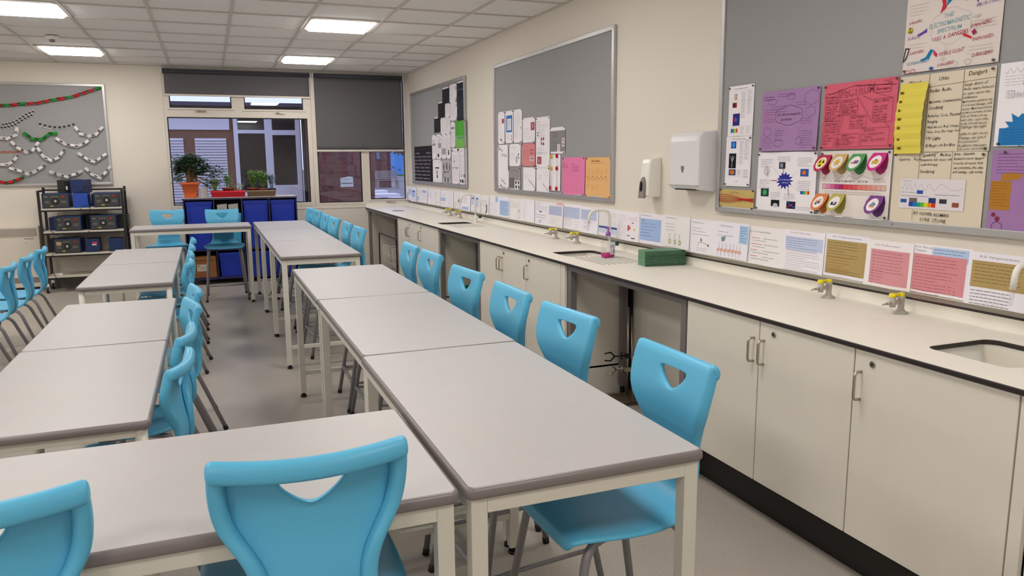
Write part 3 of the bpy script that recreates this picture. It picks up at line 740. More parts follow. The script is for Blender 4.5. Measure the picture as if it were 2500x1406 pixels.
for x, y, rz, l in ((.938, 1.70, 90.5, 'high blue chair nearest the camera on the worktop side of the tables'), (.935, 2.335, 95.5, 'second blue chair from the camera along the worktop side'),
                    (.925, 2.865, 90.5, 'third blue chair from the camera along the worktop side'), (.928, 3.445, 94.5, 'fourth blue chair from the camera along the worktop side'),
                    (.955, 4.185, 91.5, 'fifth blue chair along the worktop side, before the far door pair'), (.95, 4.66, 88.5, 'sixth blue chair, at the far end of the near table row'),
                    (.89, 6.06, 92.5, 'blue chair at the near end of the far table row'), (.885, 6.60, 89, 'second blue chair of the far table row, counted from the camera'),
                    (.875, 7.22, 94, 'third blue chair of the far table row, counted from the camera'), (.865, 7.73, 91, 'fourth blue chair of the far table row, counted from the camera'),
                    (.875, 8.42, 93, 'fifth blue chair of the far table row, counted from the camera'), (.865, 8.86, 95, 'last blue chair of the far table row, closest to the window'),
                    (.138, 1.552, 0, 'blue chair back in the middle of the bottom edge, seen from behind'), (-.405, 1.54, 4, 'blue chair back cut by the bottom left corner of the picture'),
                    (.122, 8.985, 180, 'blue chair facing the camera in front of the blue trays'), (-.455, 9.15, 178, 'blue chair facing the camera in front of the bare wall')):
    put(HC, x, y, R(rz), l, GH)
GC = 'light blue low chairs'
for x, y, rz, l in ((-.335, 2.96, 80, 'nearest low blue chair tucked at the left tables, aisle side'), (-.33, 3.46, 83, 'second low blue chair on the aisle side of the left tables'),
                    (-.315, 4.10, 101, 'third low blue chair on the aisle side, turned slightly'), (-.31, 4.60, 97, 'fourth low blue chair on the aisle side, at the table gap'),
                    (-.37, 5.94, 86, 'fifth low blue chair on the aisle side, first beyond the gap'), (-.375, 6.49, 90, 'sixth low blue chair on the aisle side of the left tables'),
                    (-.375, 7.04, 90, 'seventh low blue chair on the aisle side of the left tables'), (-.375, 7.68, 90, 'farthest low blue chair on the aisle side of the left tables'),
                    (-1.545, 7.40, 90, 'low blue chair by the heater, farthest of those at the left edge'), (-1.545, 6.84, 90, 'second low blue chair from the far end at the left edge'),
                    (-1.545, 6.26, 90, 'third low blue chair from the far end at the left edge'), (-1.545, 5.72, 90, 'low blue chair half cut by the left edge of the picture'), (-1.545, 5.16, 90, 'low blue chair of which only leg tips show at the left edge')):
    put(LC, x, y, R(rz), l, GC)

# ================================================================ TRAY CUPBOARD, PLANTS
CY = 10.06
cu = thing('tray_cupboard', 'navy storage unit of deep blue trays below the window', 'cupboard', (0, CY, 0))
xc = [-.293, .046, .371, .692, 1.022]
c = MB(); c.box(xc[0], 0, .06, xc[-1], .45, .085).box(xc[0], 0, .415, xc[-1], .45, .435)
for x in xc: c.box(x - .008, 0, .06, x + .008, .45, 1.043)
c.box(xc[0], .44, .06, xc[-1], .45, 1.043)
c.build('carcass', M_navy, cu, .001)
MB().box(xc[0] - .015, -.01, 1.043, xc[-1] + .012, .46, 1.063).build('top', M_shelf, cu, .002)
MB().box(xc[0] - .0155, -.012, 1.046, xc[-1] + .0125, -.0095, 1.06).build('top_edge', M_navy, cu)
for x in (xc[0] + .04, xc[-1] - .04, .37):
    for y in (.05, .4): MB().cyl((x, y, 0), (x, y, .06), .02).build('castor', M_black, cu)
def tray(name, w_, h, d=.4, deep=True):
    t = thing(name, '', 'tray')
    def sec(z, k): return (z, rrect(-w_ / 2 * k, 0 + (1 - k) * .1, w_ / 2 * k, d - (1 - k) * .1, .02))
    b = MB(); L = [sec(0, .86), sec(.01, .87), sec(h - .05, .955), sec(h - .045, .985), sec(h - .004, 1.0), sec(h, .99), sec(h - .01, .95), sec(.02, .85)]
    n = len(L[0][1]); b.add([(x, y, z) for z, P in L for x, y in P], [(j * n + i, j * n + (i + 1) % n, (j + 1) * n + (i + 1) % n, (j + 1) * n + i) for j in range(len(L) - 1) for i in range(n)] + [tuple(range(n))[::-1], tuple(range((len(L) - 1) * n, len(L) * n))])
    b.build('body', M_tray, t, .002)
    r = MB()
    for s in (-1, 1): r.add([(s * w_ * .36, -.004 + .004, h - .06), (s * w_ * .39, .0, h - .06), (s * w_ * .345, .012, .02), (s * w_ * .315, .012, .02), (s * w_ * .36, -.006, h - .06), (s * w_ * .39, -.006, h - .06), (s * w_ * .345, .004, .02), (s * w_ * .315, .004, .02)], [(4, 5, 6, 7), (0, 3, 7, 4), (1, 2, 6, 5), (0, 1, 5, 4), (2, 3, 7, 6)])
    r.box(-.05, -.003, h - .032, .05, .01, h - .012)
    r.build('rib', M_tray, t); return t
T1_ = tray('deep_tray', .31, .585); T2_ = tray('tray', .30, .30)
for i, l in ((0, 'tall blue tray, leftmost in the top row of the storage unit'), (2, 'tall blue tray third from the left in the top row of the storage unit'), (3, 'tall blue tray, rightmost in the top row of the storage unit')):
    put(T1_, (xc[i] + xc[i + 1]) / 2, CY + .005, 0, l, 'deep blue trays', .436)
for i, l in ((1, 'blue tray beside the brown carton in the bottom row'), (2, 'blue tray third from the left in the bottom row'), (3, 'blue tray, rightmost in the bottom row')):
    put(T2_, (xc[i] + xc[i + 1]) / 2, CY + .005, 0, l, 'lower blue trays', .086)
e = thing('carton', 'open brown cardboard carton in the bottom left of the storage unit', 'carton', (-.12, CY + .02, .0865))
MB().box(-.15, 0, 0, .15, .35, .262).build('box', M_card, e, .004)
MB().box(-.1, -.001, .21, .11, .001, .216).build('slit', M_black, e)
lb_ = MB().box(-.075, -.002, .08, .055, 0, .165).build('label', paint('cfc4b4'), e)
MB().box(-.03, -.003, .125, .035, -.0021, .129).box(-.03, -.003, .11, .035, -.0021, .113).cyl((-.055, -.0021, .145), (-.055, -.003, .145), .01).build('print', paint('8a7468'), lb_)
e = thing('tray', 'pale turquoise tray standing behind a blue chair back in the storage unit', 'tray', (.21, CY + .02, .4365))
loft([(0, rrect(-.13, 0, .13, .35, .02)), (.4, rrect(-.15, -.01, .15, .36, .02)), (.43, rrect(-.155, -.012, .155, .362, .02))]).build('body', mat('turquoise', (70, 168, 206), .4), e, .002, fix=True)
for k, (x, l) in enumerate(((.14, 'white box file with a pulled tab, left of the pair in the open shelf'), (.27, 'white box file, right of the pair in the open shelf'))):
    e = thing('box_file', l, 'box file', (x, CY + .06, .868), R(3 - 6 * k), 'white box files')
    MB().prism([(-.055, 0), (.055, 0), (.058, .115), (-.058, .105)], 0, .24).build('case', mat('box_white', (206, 196, 190), .7), e, .002)
    MB().box(.0, -.002, .0, .003, 0, .03).box(-.03, -.002, .05, .03, -.001, .053).build('mark', M_black, e)

PZ = 1.0635; PY = CY + .17
def leaves(mb, c, n, spread, size, aspect=.45, drop=.3):
    for k in range(n):
        p = Vector(c) + Vector((max(-1.6 * spread[0], random.gauss(0, spread[0])), random.gauss(0, spread[1]), random.gauss(0, spread[2])))
        a = random.uniform(0, 6.28); d = Vector((math.cos(a), math.sin(a), random.uniform(-drop, .6))).normalized(); s = size * random.uniform(.7, 1.25)
        q = d.cross(Vector((0, 0, 1))).normalized() * s * aspect; uu = d.cross(q).normalized() * s * .12
        mb.add([p, p + d * s * .5 + q + uu, p + d * s, p + d * s * .5 - q + uu, p + d * s * .5], [(0, 1, 4), (1, 2, 4), (2, 3, 4), (3, 0, 4)], False)
def pot(par, x, y, z, r, h, m_, nm='pot', k=.78):
    MB().lathe([(r * k, z), (r * .98, z + h - .022), (r * 1.08, z + h - .022), (r * 1.1, z + h), (r * .98, z + h), (r * .93, z + h - .02), (.001, z + h - .022)], (x, y), 28).build(nm, m_, par)
# the big old plant
e = thing('potted_plant', 'large bushy jade plant in a square orange pot on the storage unit', 'plant', (-.205, PY, PZ))
loft([(0, rrect(-.072, -.072, .072, .072, .02)), (.012, rrect(-.072, -.072, .072, .072, .02)), (.155, rrect(-.095, -.095, .095, .095, .02)), (.156, rrect(-.108, -.108, .108, .108, .02)), (.188, rrect(-.112, -.112, .112, .112, .02)), (.188, rrect(-.1, -.1, .1, .1, .02)), (.17, rrect(-.09, -.09, .09, .09, .02))]).build('pot', M_terra, e, fix=False)
tr = MB(); tr.tube([(0, 0, .16), (-.01, 0, .24), (.0, 0, .34), (.02, 0, .42)], .026, 10).tube([(0, 0, .17), (.03, .01, .27), (.08, .02, .36)], .018, 8)
tips = [(-.13, 0, .33), (-.10, .03, .40), (-.04, -.03, .45), (.04, .02, .47), (.12, 0, .43), (.18, -.03, .36), (.26, .02, .26), (.31, -.02, .17), (-.13, -.04, .22), (.2, .05, .14), (.1, -.05, .32), (-.08, .05, .34), (.34, 0, .32)]
for x, y, z in tips: tr.tube([(.01, 0, .28), (x * .5, y * .6, .3 + (z - .3) * .6), (x, y, z)], .0075, 6, .03)
tr.build('trunk', M_bark, e)
f = MB()
for i, (x, y, z) in enumerate(tips):
    n = 150 if i not in (6, 7, 8, 9, 12) else 70
    leaves(f, (x, y, z), n, (.034, .045, .032), .040, .42)
leaves(f, (0, 0, .42), 420, (.10, .06, .045), .042, .42)
leaves(f, (0.02, 0, .33), 200, (.10, .05, .05), .042, .42)
f.build('foliage', M_leaf, e)
e = thing('plastic_jug', 'clear frosted plastic jug beside the orange plant pot', 'jug', (-.06, PY - .05, PZ))
MB().lathe([(.036, 0), (.038, .003), (.052, .12), (.0535, .122), (.05, .119), (.036, .006), (.001, .005)], n=28).tube([(.048, 0, .11), (.085, 0, .105), (.082, 0, .04), (.042, 0, .03)], .005, 8, .03).build('jug', mat('frosted', (222, 214, 216), .3, alpha=.62), e)
def trough(name, label, x0, x1, m_):
    e = thing(name, label, 'plant tray', ((x0 + x1) / 2, PY, PZ)); h = (x1 - x0) / 2
    n = 28; L = [(0, rrect(-h * .93, -.075, h * .93, .075, .02)), (.055, rrect(-h * .97, -.085, h * .97, .085, .02)), (.056, rrect(-h, -.095, h, .095, .02)), (.078, rrect(-h, -.095, h, .095, .02)), (.078, rrect(-h * .96, -.086, h * .96, .086, .02)), (.01, rrect(-h * .9, -.07, h * .9, .07, .02))]
    loft(L).build('tray', m_, e, fix=False); return e
trough('plant_tray', 'bright red plastic tray holding small plants on the storage unit', .02, .43, mat('red_plastic', (206, 34, 58), .35))
trough('plant_tray', 'brownish plastic tray holding three seedling pots on the storage unit', .447, .795, mat('taupe_plastic', (124, 104, 84), .5))
e = thing('potted_plant', 'spiky green aloe at the left end of the red tray', 'plant', (.075, PY, PZ + .0115))
pot(e, 0, 0, 0, .038, .075, M_bark); f = MB()
for k in range(16):
    a = k * 2.4; r_ = random.uniform(.03, .075); h = random.uniform(.11, .2); d = Vector((math.cos(a), math.sin(a), 0)); q = d.cross(Vector((0, 0, 1))) * .009
    P0 = Vector((0, 0, .06)) + d * .008; P1 = P0 + d * r_ * .5 + Vector((0, 0, h * .6)); P2 = P0 + d * r_ * 1.2 + Vector((0, 0, h))
    f.add([P0 + q, P1 + q * .8, P2, P1 - q * .8, P0 - q, P0 - d * .006, P1 - d * .004], [(0, 1, 6, 5), (1, 2, 6), (2, 3, 6), (3, 4, 5, 6)], True)
f.build('foliage', M_leaf2, e)
def seedling(x, label, pm, fm, n, hgt, spread, size, stems=6, pr=.06, ph=.075, asp=.4, dy=0):
    e = thing('potted_plant', label, 'plant', (x, PY + dy, PZ + .0115)); pot(e, 0, 0, 0, pr, ph, pm)
    MB().lathe([(.001, ph - .02), (pr * .95, ph - .019)], n=20, cap=False).build('soil', M_soil, e)
    s = MB(); f = MB()
    for k in range(stems):
        a = random.uniform(0, 6.28); r_ = random.uniform(.2, 1) * spread; t_ = (r_ * math.cos(a), r_ * math.sin(a) * .7, ph + hgt * random.uniform(.65, 1.1))
        s.tube([(t_[0] * .3, t_[1] * .3, ph - .02), (t_[0] * .5, t_[1] * .5, ph + hgt * .4), t_], .0025, 5)
        leaves(f, t_, n, (.016, .016, .016), size, asp); leaves(f, (t_[0] * .6, t_[1] * .6, ph + hgt * .5), n // 2, (.018, .018, .02), size, asp)
    s.build('stem', fm, e); f.build('foliage', fm, e); return e
seedling(.225, 'pale green succulent in a brown pot in the middle of the red tray', mat('pot_brown', (128, 58, 40), .6), M_leaf2, 26, .14, .05, .02, 9, .062, .105, .5)
seedling(.33, 'straggly pale plant in a low pot at the right end of the red tray', mat('pot_brown', (128, 58, 40), .6), M_leaf3, 7, .06, .08, .03, 7, .05, .075, .25)
seedling(.515, 'leafy green seedlings in the leftmost pot of the brownish tray', MATS['pot_brown'], M_leaf2, 26, .17, .07, .027, 13, .062, .1, .4)
seedling(.64, 'leafy green seedlings in the middle pot of the brownish tray', MATS['pot_brown'], M_leaf2, 26, .17, .06, .027, 13, .055, .09, .4)
seedling(.75, 'dark leaved small plant in a black pot, rightmost in the brownish tray', M_black, M_leaf, 14, .17, .06, .03, 8, .045, .085, .4)
e = bpy.data.objects.get('potted_plant.002')

# ================================================================ EQUIPMENT RACK
rk = thing('equipment_rack', 'black metal trolley rack with beige shelves against the far wall', 'rack', (-1.385, 10.16, 0))
hw = .43
for sx in (-1, 1):
    for y in (0, .33):
        l = MB().box(sx * hw - .013, y - .013, .11, sx * hw + .013, y + .013, 1.185 + (.03 if y else 0)).build('post', M_rack, rk)
        x = sx * hw
        k = MB(); k.cyl((x - .012, y, .036), (x + .012, y, .036), .036, n=24); k.build('castor_wheel', M_black, rk)
        MB().cyl((x - .0125, y, .036), (x + .0125, y, .036), .02, n=20).box(x - .017, y - .012, .03, x - .0128, y + .014, .085).box(x + .0128, y - .012, .03, x + .017, y + .014, .085).box(x - .017, y - .016, .075, x + .017, y + .018, .11).build('castor_fork', M_white, rk)
for z in (.175, .435, .695, .96):
    MB().box(-hw + .014, -.012, z, hw - .014, .34, z + .02).build('shelf', M_shelf, rk, .002)
    MB().box(-hw + .014, -.006, z - .018, hw - .014, .01, z - .0005).box(-hw + .014, .32, z - .018, hw - .014, .34, z - .0005).build('shelf_rail', M_rack, rk)
MB().box(-hw, .32, 1.17, hw, .345, 1.19).box(-hw - .01, .0, 1.165, -hw + .01, .34, 1.185).box(hw - .01, .0, 1.165, hw + .01, .34, 1.185).build('top_rail', M_rack, rk)
def psu(name, w_=.275, h=.17):
    t = thing(name, '', 'power supply')
    MB().box(-w_ / 2, 0, 0, w_ / 2, .26, h).build('case', M_psu, t, .006)
    fp = MB().box(-w_ / 2 + .012, -.006, .01, w_ / 2 - .008, .0, h - .012).build('front_panel', M_panel, t, .002)
    MB().cyl((0.0, -.006, h * .48), (0, -.0075, h * .48), .038, n=28).build('dial_ring', M_rack, fp)
    MB().cyl((0, -.006, h * .48), (0, -.022, h * .48), .016, .014, 20).build('knob', M_alu, t)
    MB().box(w_ / 2 - .07, -.012, h - .052, w_ / 2 - .045, -.006, h - .028).build('switch', mat('switch_red', (168, 24, 34), .4), t, .002)
    b = MB()
    for x in (-.05, -.032): b.cyl((x, -.006, .026), (x, -.014, .026), .006, n=12)
    b.build('socket', M_yel, t)
    b = MB(); b.box(-w_ / 2 + .025, -.0075, h - .04, -w_ / 2 + .06, -.006, h - .034).box(-.04, -.0075, h - .038, .03, -.006, h - .035)
    for z in (.06, .07, .08): b.box(-w_ / 2 + .03, -.0075, z, -w_ / 2 + .075, -.006, z + .002).box(w_ / 2 - .085, -.0075, z, w_ / 2 - .03, -.006, z + .002)
    b.build('panel_marking', paint('a8aca4'), t); return t
PS = psu('power_supply')
X0 = -1.385
for x, y, z, rz, l in ((-1.648, 10.17, .9805, 0, 'blue power supply unit, left on the top rack shelf'), (-1.122, 10.17, .9805, 2, 'blue power supply unit, right on the top rack shelf'),
                       (-1.545, 10.17, .7155, -4, 'blue power supply unit, left on the second rack shelf'), (-1.18, 10.17, .7155, 0, 'blue power supply unit, right on the second rack shelf'),
                       (-1.575, 10.17, .4555, -3, 'power supply unit with a tan sticker on the third rack shelf')):
    put(PS, x, y, R(rz), l, 'blue school power supply units', z)
def bluebox(loc, w_, h, m_, label, rz=0, group='small blue instrument boxes'):
    t = thing('instrument_box', label, 'instrument', loc, rz, group)
    MB().box(-w_ / 2, 0, 0, w_ / 2, .24, h).build('case', m_, t, .006)
    MB().box(w_ / 2 - .07, -.0015, .018, w_ / 2 - .01, 0, .026).box(-w_ / 2 + .05, .03, h, w_ / 2 - .02, .035, h + .004).build('slot', M_black, t); return t
bluebox((-1.393, 10.15, .9805), .155, .165, M_psub, 'bright blue box between the two units on the top rack shelf')
t = bluebox((-1.425, 10.22, 1.1775 - .03), .145, .155, M_psu, 'blue box topmost on the rack, before the pinboard', R(-14)); 
t = bluebox((-1.525, 10.32, 1.147), .1, .15, M_rack, 'dark instrument box with a white switch, behind the topmost blue box', R(25))
MB().box(-.03, -.003, .04, -.01, 0, .08).build('switch', M_white, t)
t = bluebox((-1.315, 10.17, .4555), .145, .155, M_psu, 'blue box with red and white stickers on the third rack shelf')
MB().box(0, -.002, .1, .05, 0, .12).build('sticker', paint('d04050'), t); MB().box(-.005, -.002, .08, .04, 0, .095).build('sticker', paint('d8d4d0'), t)
bluebox((-1.07, 10.17, .4555), .15, .15, M_psu, 'plain blue box at the right end of the third rack shelf')
bluebox((-1.7, 10.36, .7155), .14, .15, M_psu, 'dark blue box behind the left unit on the second rack shelf')
t = bluebox((-1.0, 10.33, .7155), .13, .16, M_rack, 'black box at the right end of the second rack shelf')
t = bluebox((-1.36, 10.4, .7155), .2, .17, M_rack, 'black box standing between and behind the two units on the second shelf')
t = bluebox((-1.24, 10.4, .9805), .14, .15, M_rack, 'black box behind the right unit on the top rack shelf')
t = bluebox((-1.75, 10.36, .4555), .12, .15, M_rack, 'black box at the left end of the third rack shelf')
st = bpy.data.objects.get('power_supply.004')
MB().box(-.11, -.0085, .095, -.06, -.006, .135).build('sticker', paint('b89c78'), st)
def cable(name, pts, label, r=.0035, group='black cables on the rack'):
    o = MB().tube(pts, r, 6, .04).build(name, M_black); tag(o, label, 'cable', group); return o
cable('cable', [(-1.60, 10.14, .96), (-1.62, 10.125, .93), (-1.66, 10.12, .86), (-1.65, 10.13, .78)], 'black cable hanging off the left of the top rack shelf')
cable('cable', [(-1.40, 10.13, .975), (-1.37, 10.125, .95), (-1.33, 10.12, .925), (-1.3, 10.14, .9)], 'black cable hanging below the bright blue box on the rack')
cable('cable', [(-1.35, 10.17, 1.2), (-1.31, 10.14, 1.25), (-1.285, 10.13, 1.17), (-1.3, 10.13, 1.0), (-1.3, 10.125, .93), (-1.33, 10.13, .85)], 'black cable looping down from the topmost blue box')
cable('cable', [(-1.72, 10.13, .725), (-1.66, 10.125, .67), (-1.5, 10.12, .63), (-1.36, 10.12, .65), (-1.33, 10.13, .715)], 'black cable sagging below the second rack shelf')
cable('cable', [(-1.72, 10.13, .46), (-1.74, 10.12, .42), (-1.76, 10.12, .3), (-1.72, 10.12, .2), (-1.71, 10.14, .15)], 'black cable dangling at the left foot of the rack')
o = MB().box(0, 0, 0, .05, .03, .026).cyl((.01, 0, .013), (-.03, 0, .013), .006).build('mains_plug', M_white, None, .005, 2, (-1.71, 10.2, .1955)); tag(o, 'white mains plug lying on the bottom rack shelf', 'plug')

# storage heater
h = thing('heater', 'cream storage heater on the far wall at the left edge', 'heater', (-2.4, D - .15, .04))
MB().box(-.52, 0, .0, .5, .149, .725).build('case', M_heater, h, .008)
gr = MB(); gr.box(-.5, -.002, .615, .475, .002, .70)
gr.build('vent', M_grey, h)
sl = MB()
for k in range(80): sl.box(-.498 + k * .0122, -.006, .617, -.493 + k * .0122, -.0005, .698)
sl.build('vent_bars', M_heater, h)
sl = MB(); sl.box(-.5, -.002, .055, .475, .002, .12)
sl.build('vent', M_grey, h)
MB().cyl((.36, -.001, .53), (.36, -.004, .53), .006).box(.34, -.003, .575, .44, -.001, .583).build('marking', M_grey, h)
MB().box(-.505, -.003, .603, .49, 0, .606).build('seam', M_grey, h)

# ================================================================ PIN BOARDS
def board(label, x, y, z0, z1, wd, rz, f=.026):
    b = thing('notice_board', label, 'notice board', (x, y, z0), rz, 'grey felt notice boards'); h = z1 - z0
    MB().box(-wd / 2 + .01, -.016, .01, wd / 2 - .01, -.0005, h - .01).build('felt', M_felt, b)
    xz(plate(rect(-wd / 2, 0, wd / 2, h), [rect(-wd / 2 + f, f, wd / 2 - f, h - f)], -.026, -.0005)).build('frame', M_alu, b, .004)
    s = MB()
    for px, pz in ((-wd / 2 + f / 2, f / 2), (wd / 2 - f / 2, f / 2), (-wd / 2 + f / 2, h - f / 2), (wd / 2 - f / 2, h - f / 2), (0, f / 2), (0, h - f / 2)): s.cyl((px, -.026, pz), (px, -.0272, pz), .004, n=10)
    s.build('screw', M_steel, b); return b
board('grey notice board nearest the window, half filled with printed sheets', W, (8.0028 + 10.3643) / 2, 1.189, 2.382, 2.3615, RW, .04)
board('grey notice board in the middle of the right wall with pink and orange sheets', W, (4.7339 + 7.1097) / 2, 1.188, 2.38, 2.3758, RW, .034)
board('grey notice board at the right edge covered with large coloured posters', W, 3.5588 - 1.2, 1.196, 2.39, 2.4, RW, .03)
board('grey notice board on the far wall hung with paper chains', -1.0799 - 1.2, D, 1.228, 2.423, 2.4, 0, .03)

GL_ = {}
def glyph(ch, res, off=.002):
    k = (ch, res, off)
    if k in GL_: return GL_[k]
    def mk(s):
        cu = bpy.data.curves.new('f', 'FONT'); cu.body = s; cu.resolution_u = res; cu.fill_mode = 'FRONT'; cu.offset = off
        ob = bpy.data.objects.new('f', cu); COL.objects.link(ob); me = bpy.data.meshes.new_from_object(ob)
        V = [v.co[:2] for v in me.vertices]; F = [tuple(p.vertices) for p in me.polygons]
        bpy.data.objects.remove(ob); bpy.data.meshes.remove(me); bpy.data.curves.remove(cu); return V, F
    V, F = mk(ch)
    a, _ = mk('H' + ch + 'H'); b_, _ = mk('HH')
    adv = max(p[0] for p in a) - max(p[0] for p in b_)
    GL_[k] = (V, F, adv); return GL_[k]
def text_width(s, size): return sum((glyph(c, 1)[2] if c != ' ' else .3) for c in s) * size

def paper(name, label, cat, group, wall, a0, a1, z0, z1, color, ops, curl=.003, ph=0., depth=.018, pins=(), kids=None, tilt=0, taperx=0):
    wd = abs(a0 - a1); h = z1 - z0; mid = (a0 + a1) / 2
    if wall == 'R': e = thing(name, label, cat, (W - depth, mid, z0), RW, group)
    else: e = thing(name, label, cat, (mid, D - depth, z0), 0, group)
    if tilt: e.rotation_euler[1] = R(tilt)
    def cv(u, v): return .0012 + curl * (.5 - .5 * math.cos(2 * math.pi * (u * 1.3 + ph))) * (.25 + .75 * v) + curl * .5 * v * v
    def S(u, v, k=0): return ((u - .5) * wd, -cv(u, v) - k, (1 - v) * h)
    nu, nv = 12, 8; b = MB()
    b.add([S(i / nu, j / nv) for j in range(nv + 1) for i in range(nu + 1)] + [(lambda p: (p[0], p[1] + .0006, p[2]))(S(i / nu, j / nv)) for j in range(nv + 1) for i in range(nu + 1)],
          [(j * (nu + 1) + i, j * (nu + 1) + i + 1, (j + 1) * (nu + 1) + i + 1, (j + 1) * (nu + 1) + i) for j in range(nv) for i in range(nu)] +
          [((nu + 1) * (nv + 1) + j * (nu + 1) + i, (nu + 1) * (nv + 1) + (j + 1) * (nu + 1) + i, (nu + 1) * (nv + 1) + (j + 1) * (nu + 1) + i + 1, (nu + 1) * (nv + 1) + j * (nu + 1) + i + 1) for j in range(nv) for i in range(nu)], True)
    b.build('sheet', paint(color), e, fix=False)
    G = {}; rnd = random.Random(sum(map(ord, label)))
    def get(part, col): return G.setdefault((part, col), MB())
    lay = [.0003]
    def quad(mb, u0, v0, u1, v1, k):
        n = max(1, int(abs(u1 - u0) / .085) + 1); m_ = max(1, int(abs(v1 - v0) / .125) + 1)
        mb.add([S(u0 + (u1 - u0) * i / n, v0 + (v1 - v0) * j / m_, k) for j in range(m_ + 1) for i in range(n + 1)],
               [(j * (n + 1) + i, (j + 1) * (n + 1) + i, (j + 1) * (n + 1) + i + 1, j * (n + 1) + i + 1) for j in range(m_) for i in range(n)])
    def line(mb, pts, wl, k):
        for (ua, va), (ub, vb) in zip(pts[:-1], pts[1:]):
            dx, dz = (ub - ua) * wd, (vb - va) * h; L = math.hypot(dx, dz) or 1e-6; nx, nz = -dz / L * wl / 2 / wd, dx / L * wl / 2 / h
            n = max(1, int(abs(ub - ua) / .085) + 1)
            vs = []
            for i in range(n + 1):
                t = i / n; u, v = ua + (ub - ua) * t, va + (vb - va) * t; vs += [S(u + nx, v + nz, k), S(u - nx, v - nz, k)]
            mb.add(vs, [(2 * i, 2 * i + 2, 2 * i + 3, 2 * i + 1) for i in range(n)])
    for op in ops:
        t = op[0]; lay[0] += .00012; k = lay[0]
        if t == 't':      # text, u, v(baseline), height in m, colour, [slope deg], [jitter]
            s, u, v, size, col = op[1:6]; sl = R(op[6]) if len(op) > 6 else 0; jit = op[7] if len(op) > 7 else 0
            mb = get('writing', col); x = 0; fit = op[8] if len(op) > 8 else None
            kx = (fit * wd / text_width(s, size)) if fit else 1
            for c in s:
                if c == ' ': x += .3 * size * kx; continue
                V, F, adv = glyph(c, 3 if size > .02 else 1); dy = rnd.uniform(-jit, jit) * size; sc_ = 1 + rnd.uniform(-jit, jit)
                vs = []
                for gx, gy in V:
                    px = x + (gx + .12 * gy * (1 if jit else 0)) * size * sc_ * kx; py = gy * size * sc_ + dy + px * math.tan(sl)
                    vs.append(S(u + px / wd, v - py / h, k))
                mb.add(vs, F); x += adv * size * kx
        elif t == 'T':    # outlined block letters: text, u, v, size, line colour, fill colour, slope, fit
            s, u, v, size, c1, c2, sl, fit = op[1:9]; kx = fit * wd / text_width(s, size)
            for part, col, off, kk in (('lettering', c1, .03, k), ('letter_fill', c2, -.006, k + .0002)):
                mb = get(part, col); x = 0
                for c in s:
                    V, F, adv = glyph(c, 2, off); vs = []
                    for gx, gy in V: px = x + gx * size * kx; vs.append(S(u + px / wd, v - (gy * size + px * math.tan(R(sl))) / h, kk))
                    mb.add(vs, F); x += glyph(c, 1)[2] * size * kx
        elif t == 'L':    # paragraph of tiny printed lines: u, v, width, rows, pitch(m), colour, thickness
            u, v, w_, rows, pit, col = op[1:7]; th = op[7] if len(op) > 7 else .0014; mb = get('printed_text', col)
            for r_ in range(rows):
                vv = v + r_ * pit / h; end = u + w_ * (rnd.uniform(.5, .95) if r_ % 4 == 3 or rows == 1 else rnd.uniform(.9, 1)); x = u
                while x < end - .01:
                    wl = min(rnd.uniform(.008, .03) / wd, end - x); quad(mb, x, vv, x + wl, vv + th / h, k); x += wl + .003 / wd
        elif t == 'r': quad(get(op[6] if len(op) > 6 else 'picture', op[5]), op[1], op[2], op[3], op[4], k)
        elif t == 'o':
            u0, v0, u1, v1, col = op[1:6]; line(get('drawn_line', col), [(u0, v0), (u1, v0), (u1, v1), (u0, v1), (u0, v0)], op[6] if len(op) > 6 else .0012, k)
        elif t == 'l': line(get('drawn_line', op[2]), op[1], op[3] if len(op) > 3 else .0012, k)
        elif t == 'p': get(op[3] if len(op) > 3 else 'picture', op[2]).add([S(u, v, k) for u, v in op[1]], [tuple(range(len(op[1])))])
        elif t == 'e':
            u, v, ru, rv, col = op[1:6]; P = [(u + ru * math.cos(2 * math.pi * i / 28) / wd, v + rv * math.sin(2 * math.pi * i / 28) / h) for i in range(28)]
            get(op[6] if len(op) > 6 else 'picture', col).add([S(a, b_, k) for a, b_ in P], [tuple(range(28))])
        elif t == 'c':    # ellipse or cloud outline
            u, v, ru, rv, col = op[1:6]; bump = op[6] if len(op) > 6 else 0; wl = op[7] if len(op) > 7 else .0012
            P = [(u + ru * (1 + bump * abs(math.sin(6 * math.pi * i / 60))) * math.cos(2 * math.pi * i / 60) / wd, v + rv * (1 + bump * abs(math.sin(6 * math.pi * i / 60))) * math.sin(2 * math.pi * i / 60) / h) for i in range(61)]
            line(get('drawn_line', col), P, wl, k)
        elif t == 's':    # starburst: centre, radii, n, colour
            u, v, ru, rv, n, col = op[1:7]; P = []
            for i in range(2 * n):
                a = math.pi * i / n; q = 1 if i % 2 == 0 else .66; q *= rnd.uniform(.9, 1.08); P.append((u + ru * q * math.cos(a) / wd, v + rv * q * math.sin(a) / h))
            get('starburst', col).add([S(u, v, k)] + [S(a, b_, k) for a, b_ in P], [(0, 1 + i, 1 + (i + 1) % (2 * n)) for i in range(2 * n)])
        elif t == 'w':    # chirped wave: u0,u1,v,amp(m),colour
            u0, u1, v, am, col = op[1:6]; P = []; N = 120; rev = len(op) > 6
            for i in range(N + 1):
                q = i / N; ph_ = 2 * math.pi * (14 * q - 8 * q * q); P.append((u0 + (u1 - u0) * q, v + am * math.sin(ph_) / h))
            line(get('drawn_line', col), P, .0011, k)
        elif t == 'g':    # rainbow bar
            u0, v0, u1, v1 = op[1:5]; cols = op[5] if len(op) > 5 else ('2a3fa8', '1f6fc0', '20987c', '58b03c', 'd8cc30', 'e08428', 'c83428'); n = len(cols)
            for i, c in enumerate(cols): quad(get('colour_band', c), u0 + (u1 - u0) * i / n, v0, u0 + (u1 - u0) * (i + 1) / n, v1, k)
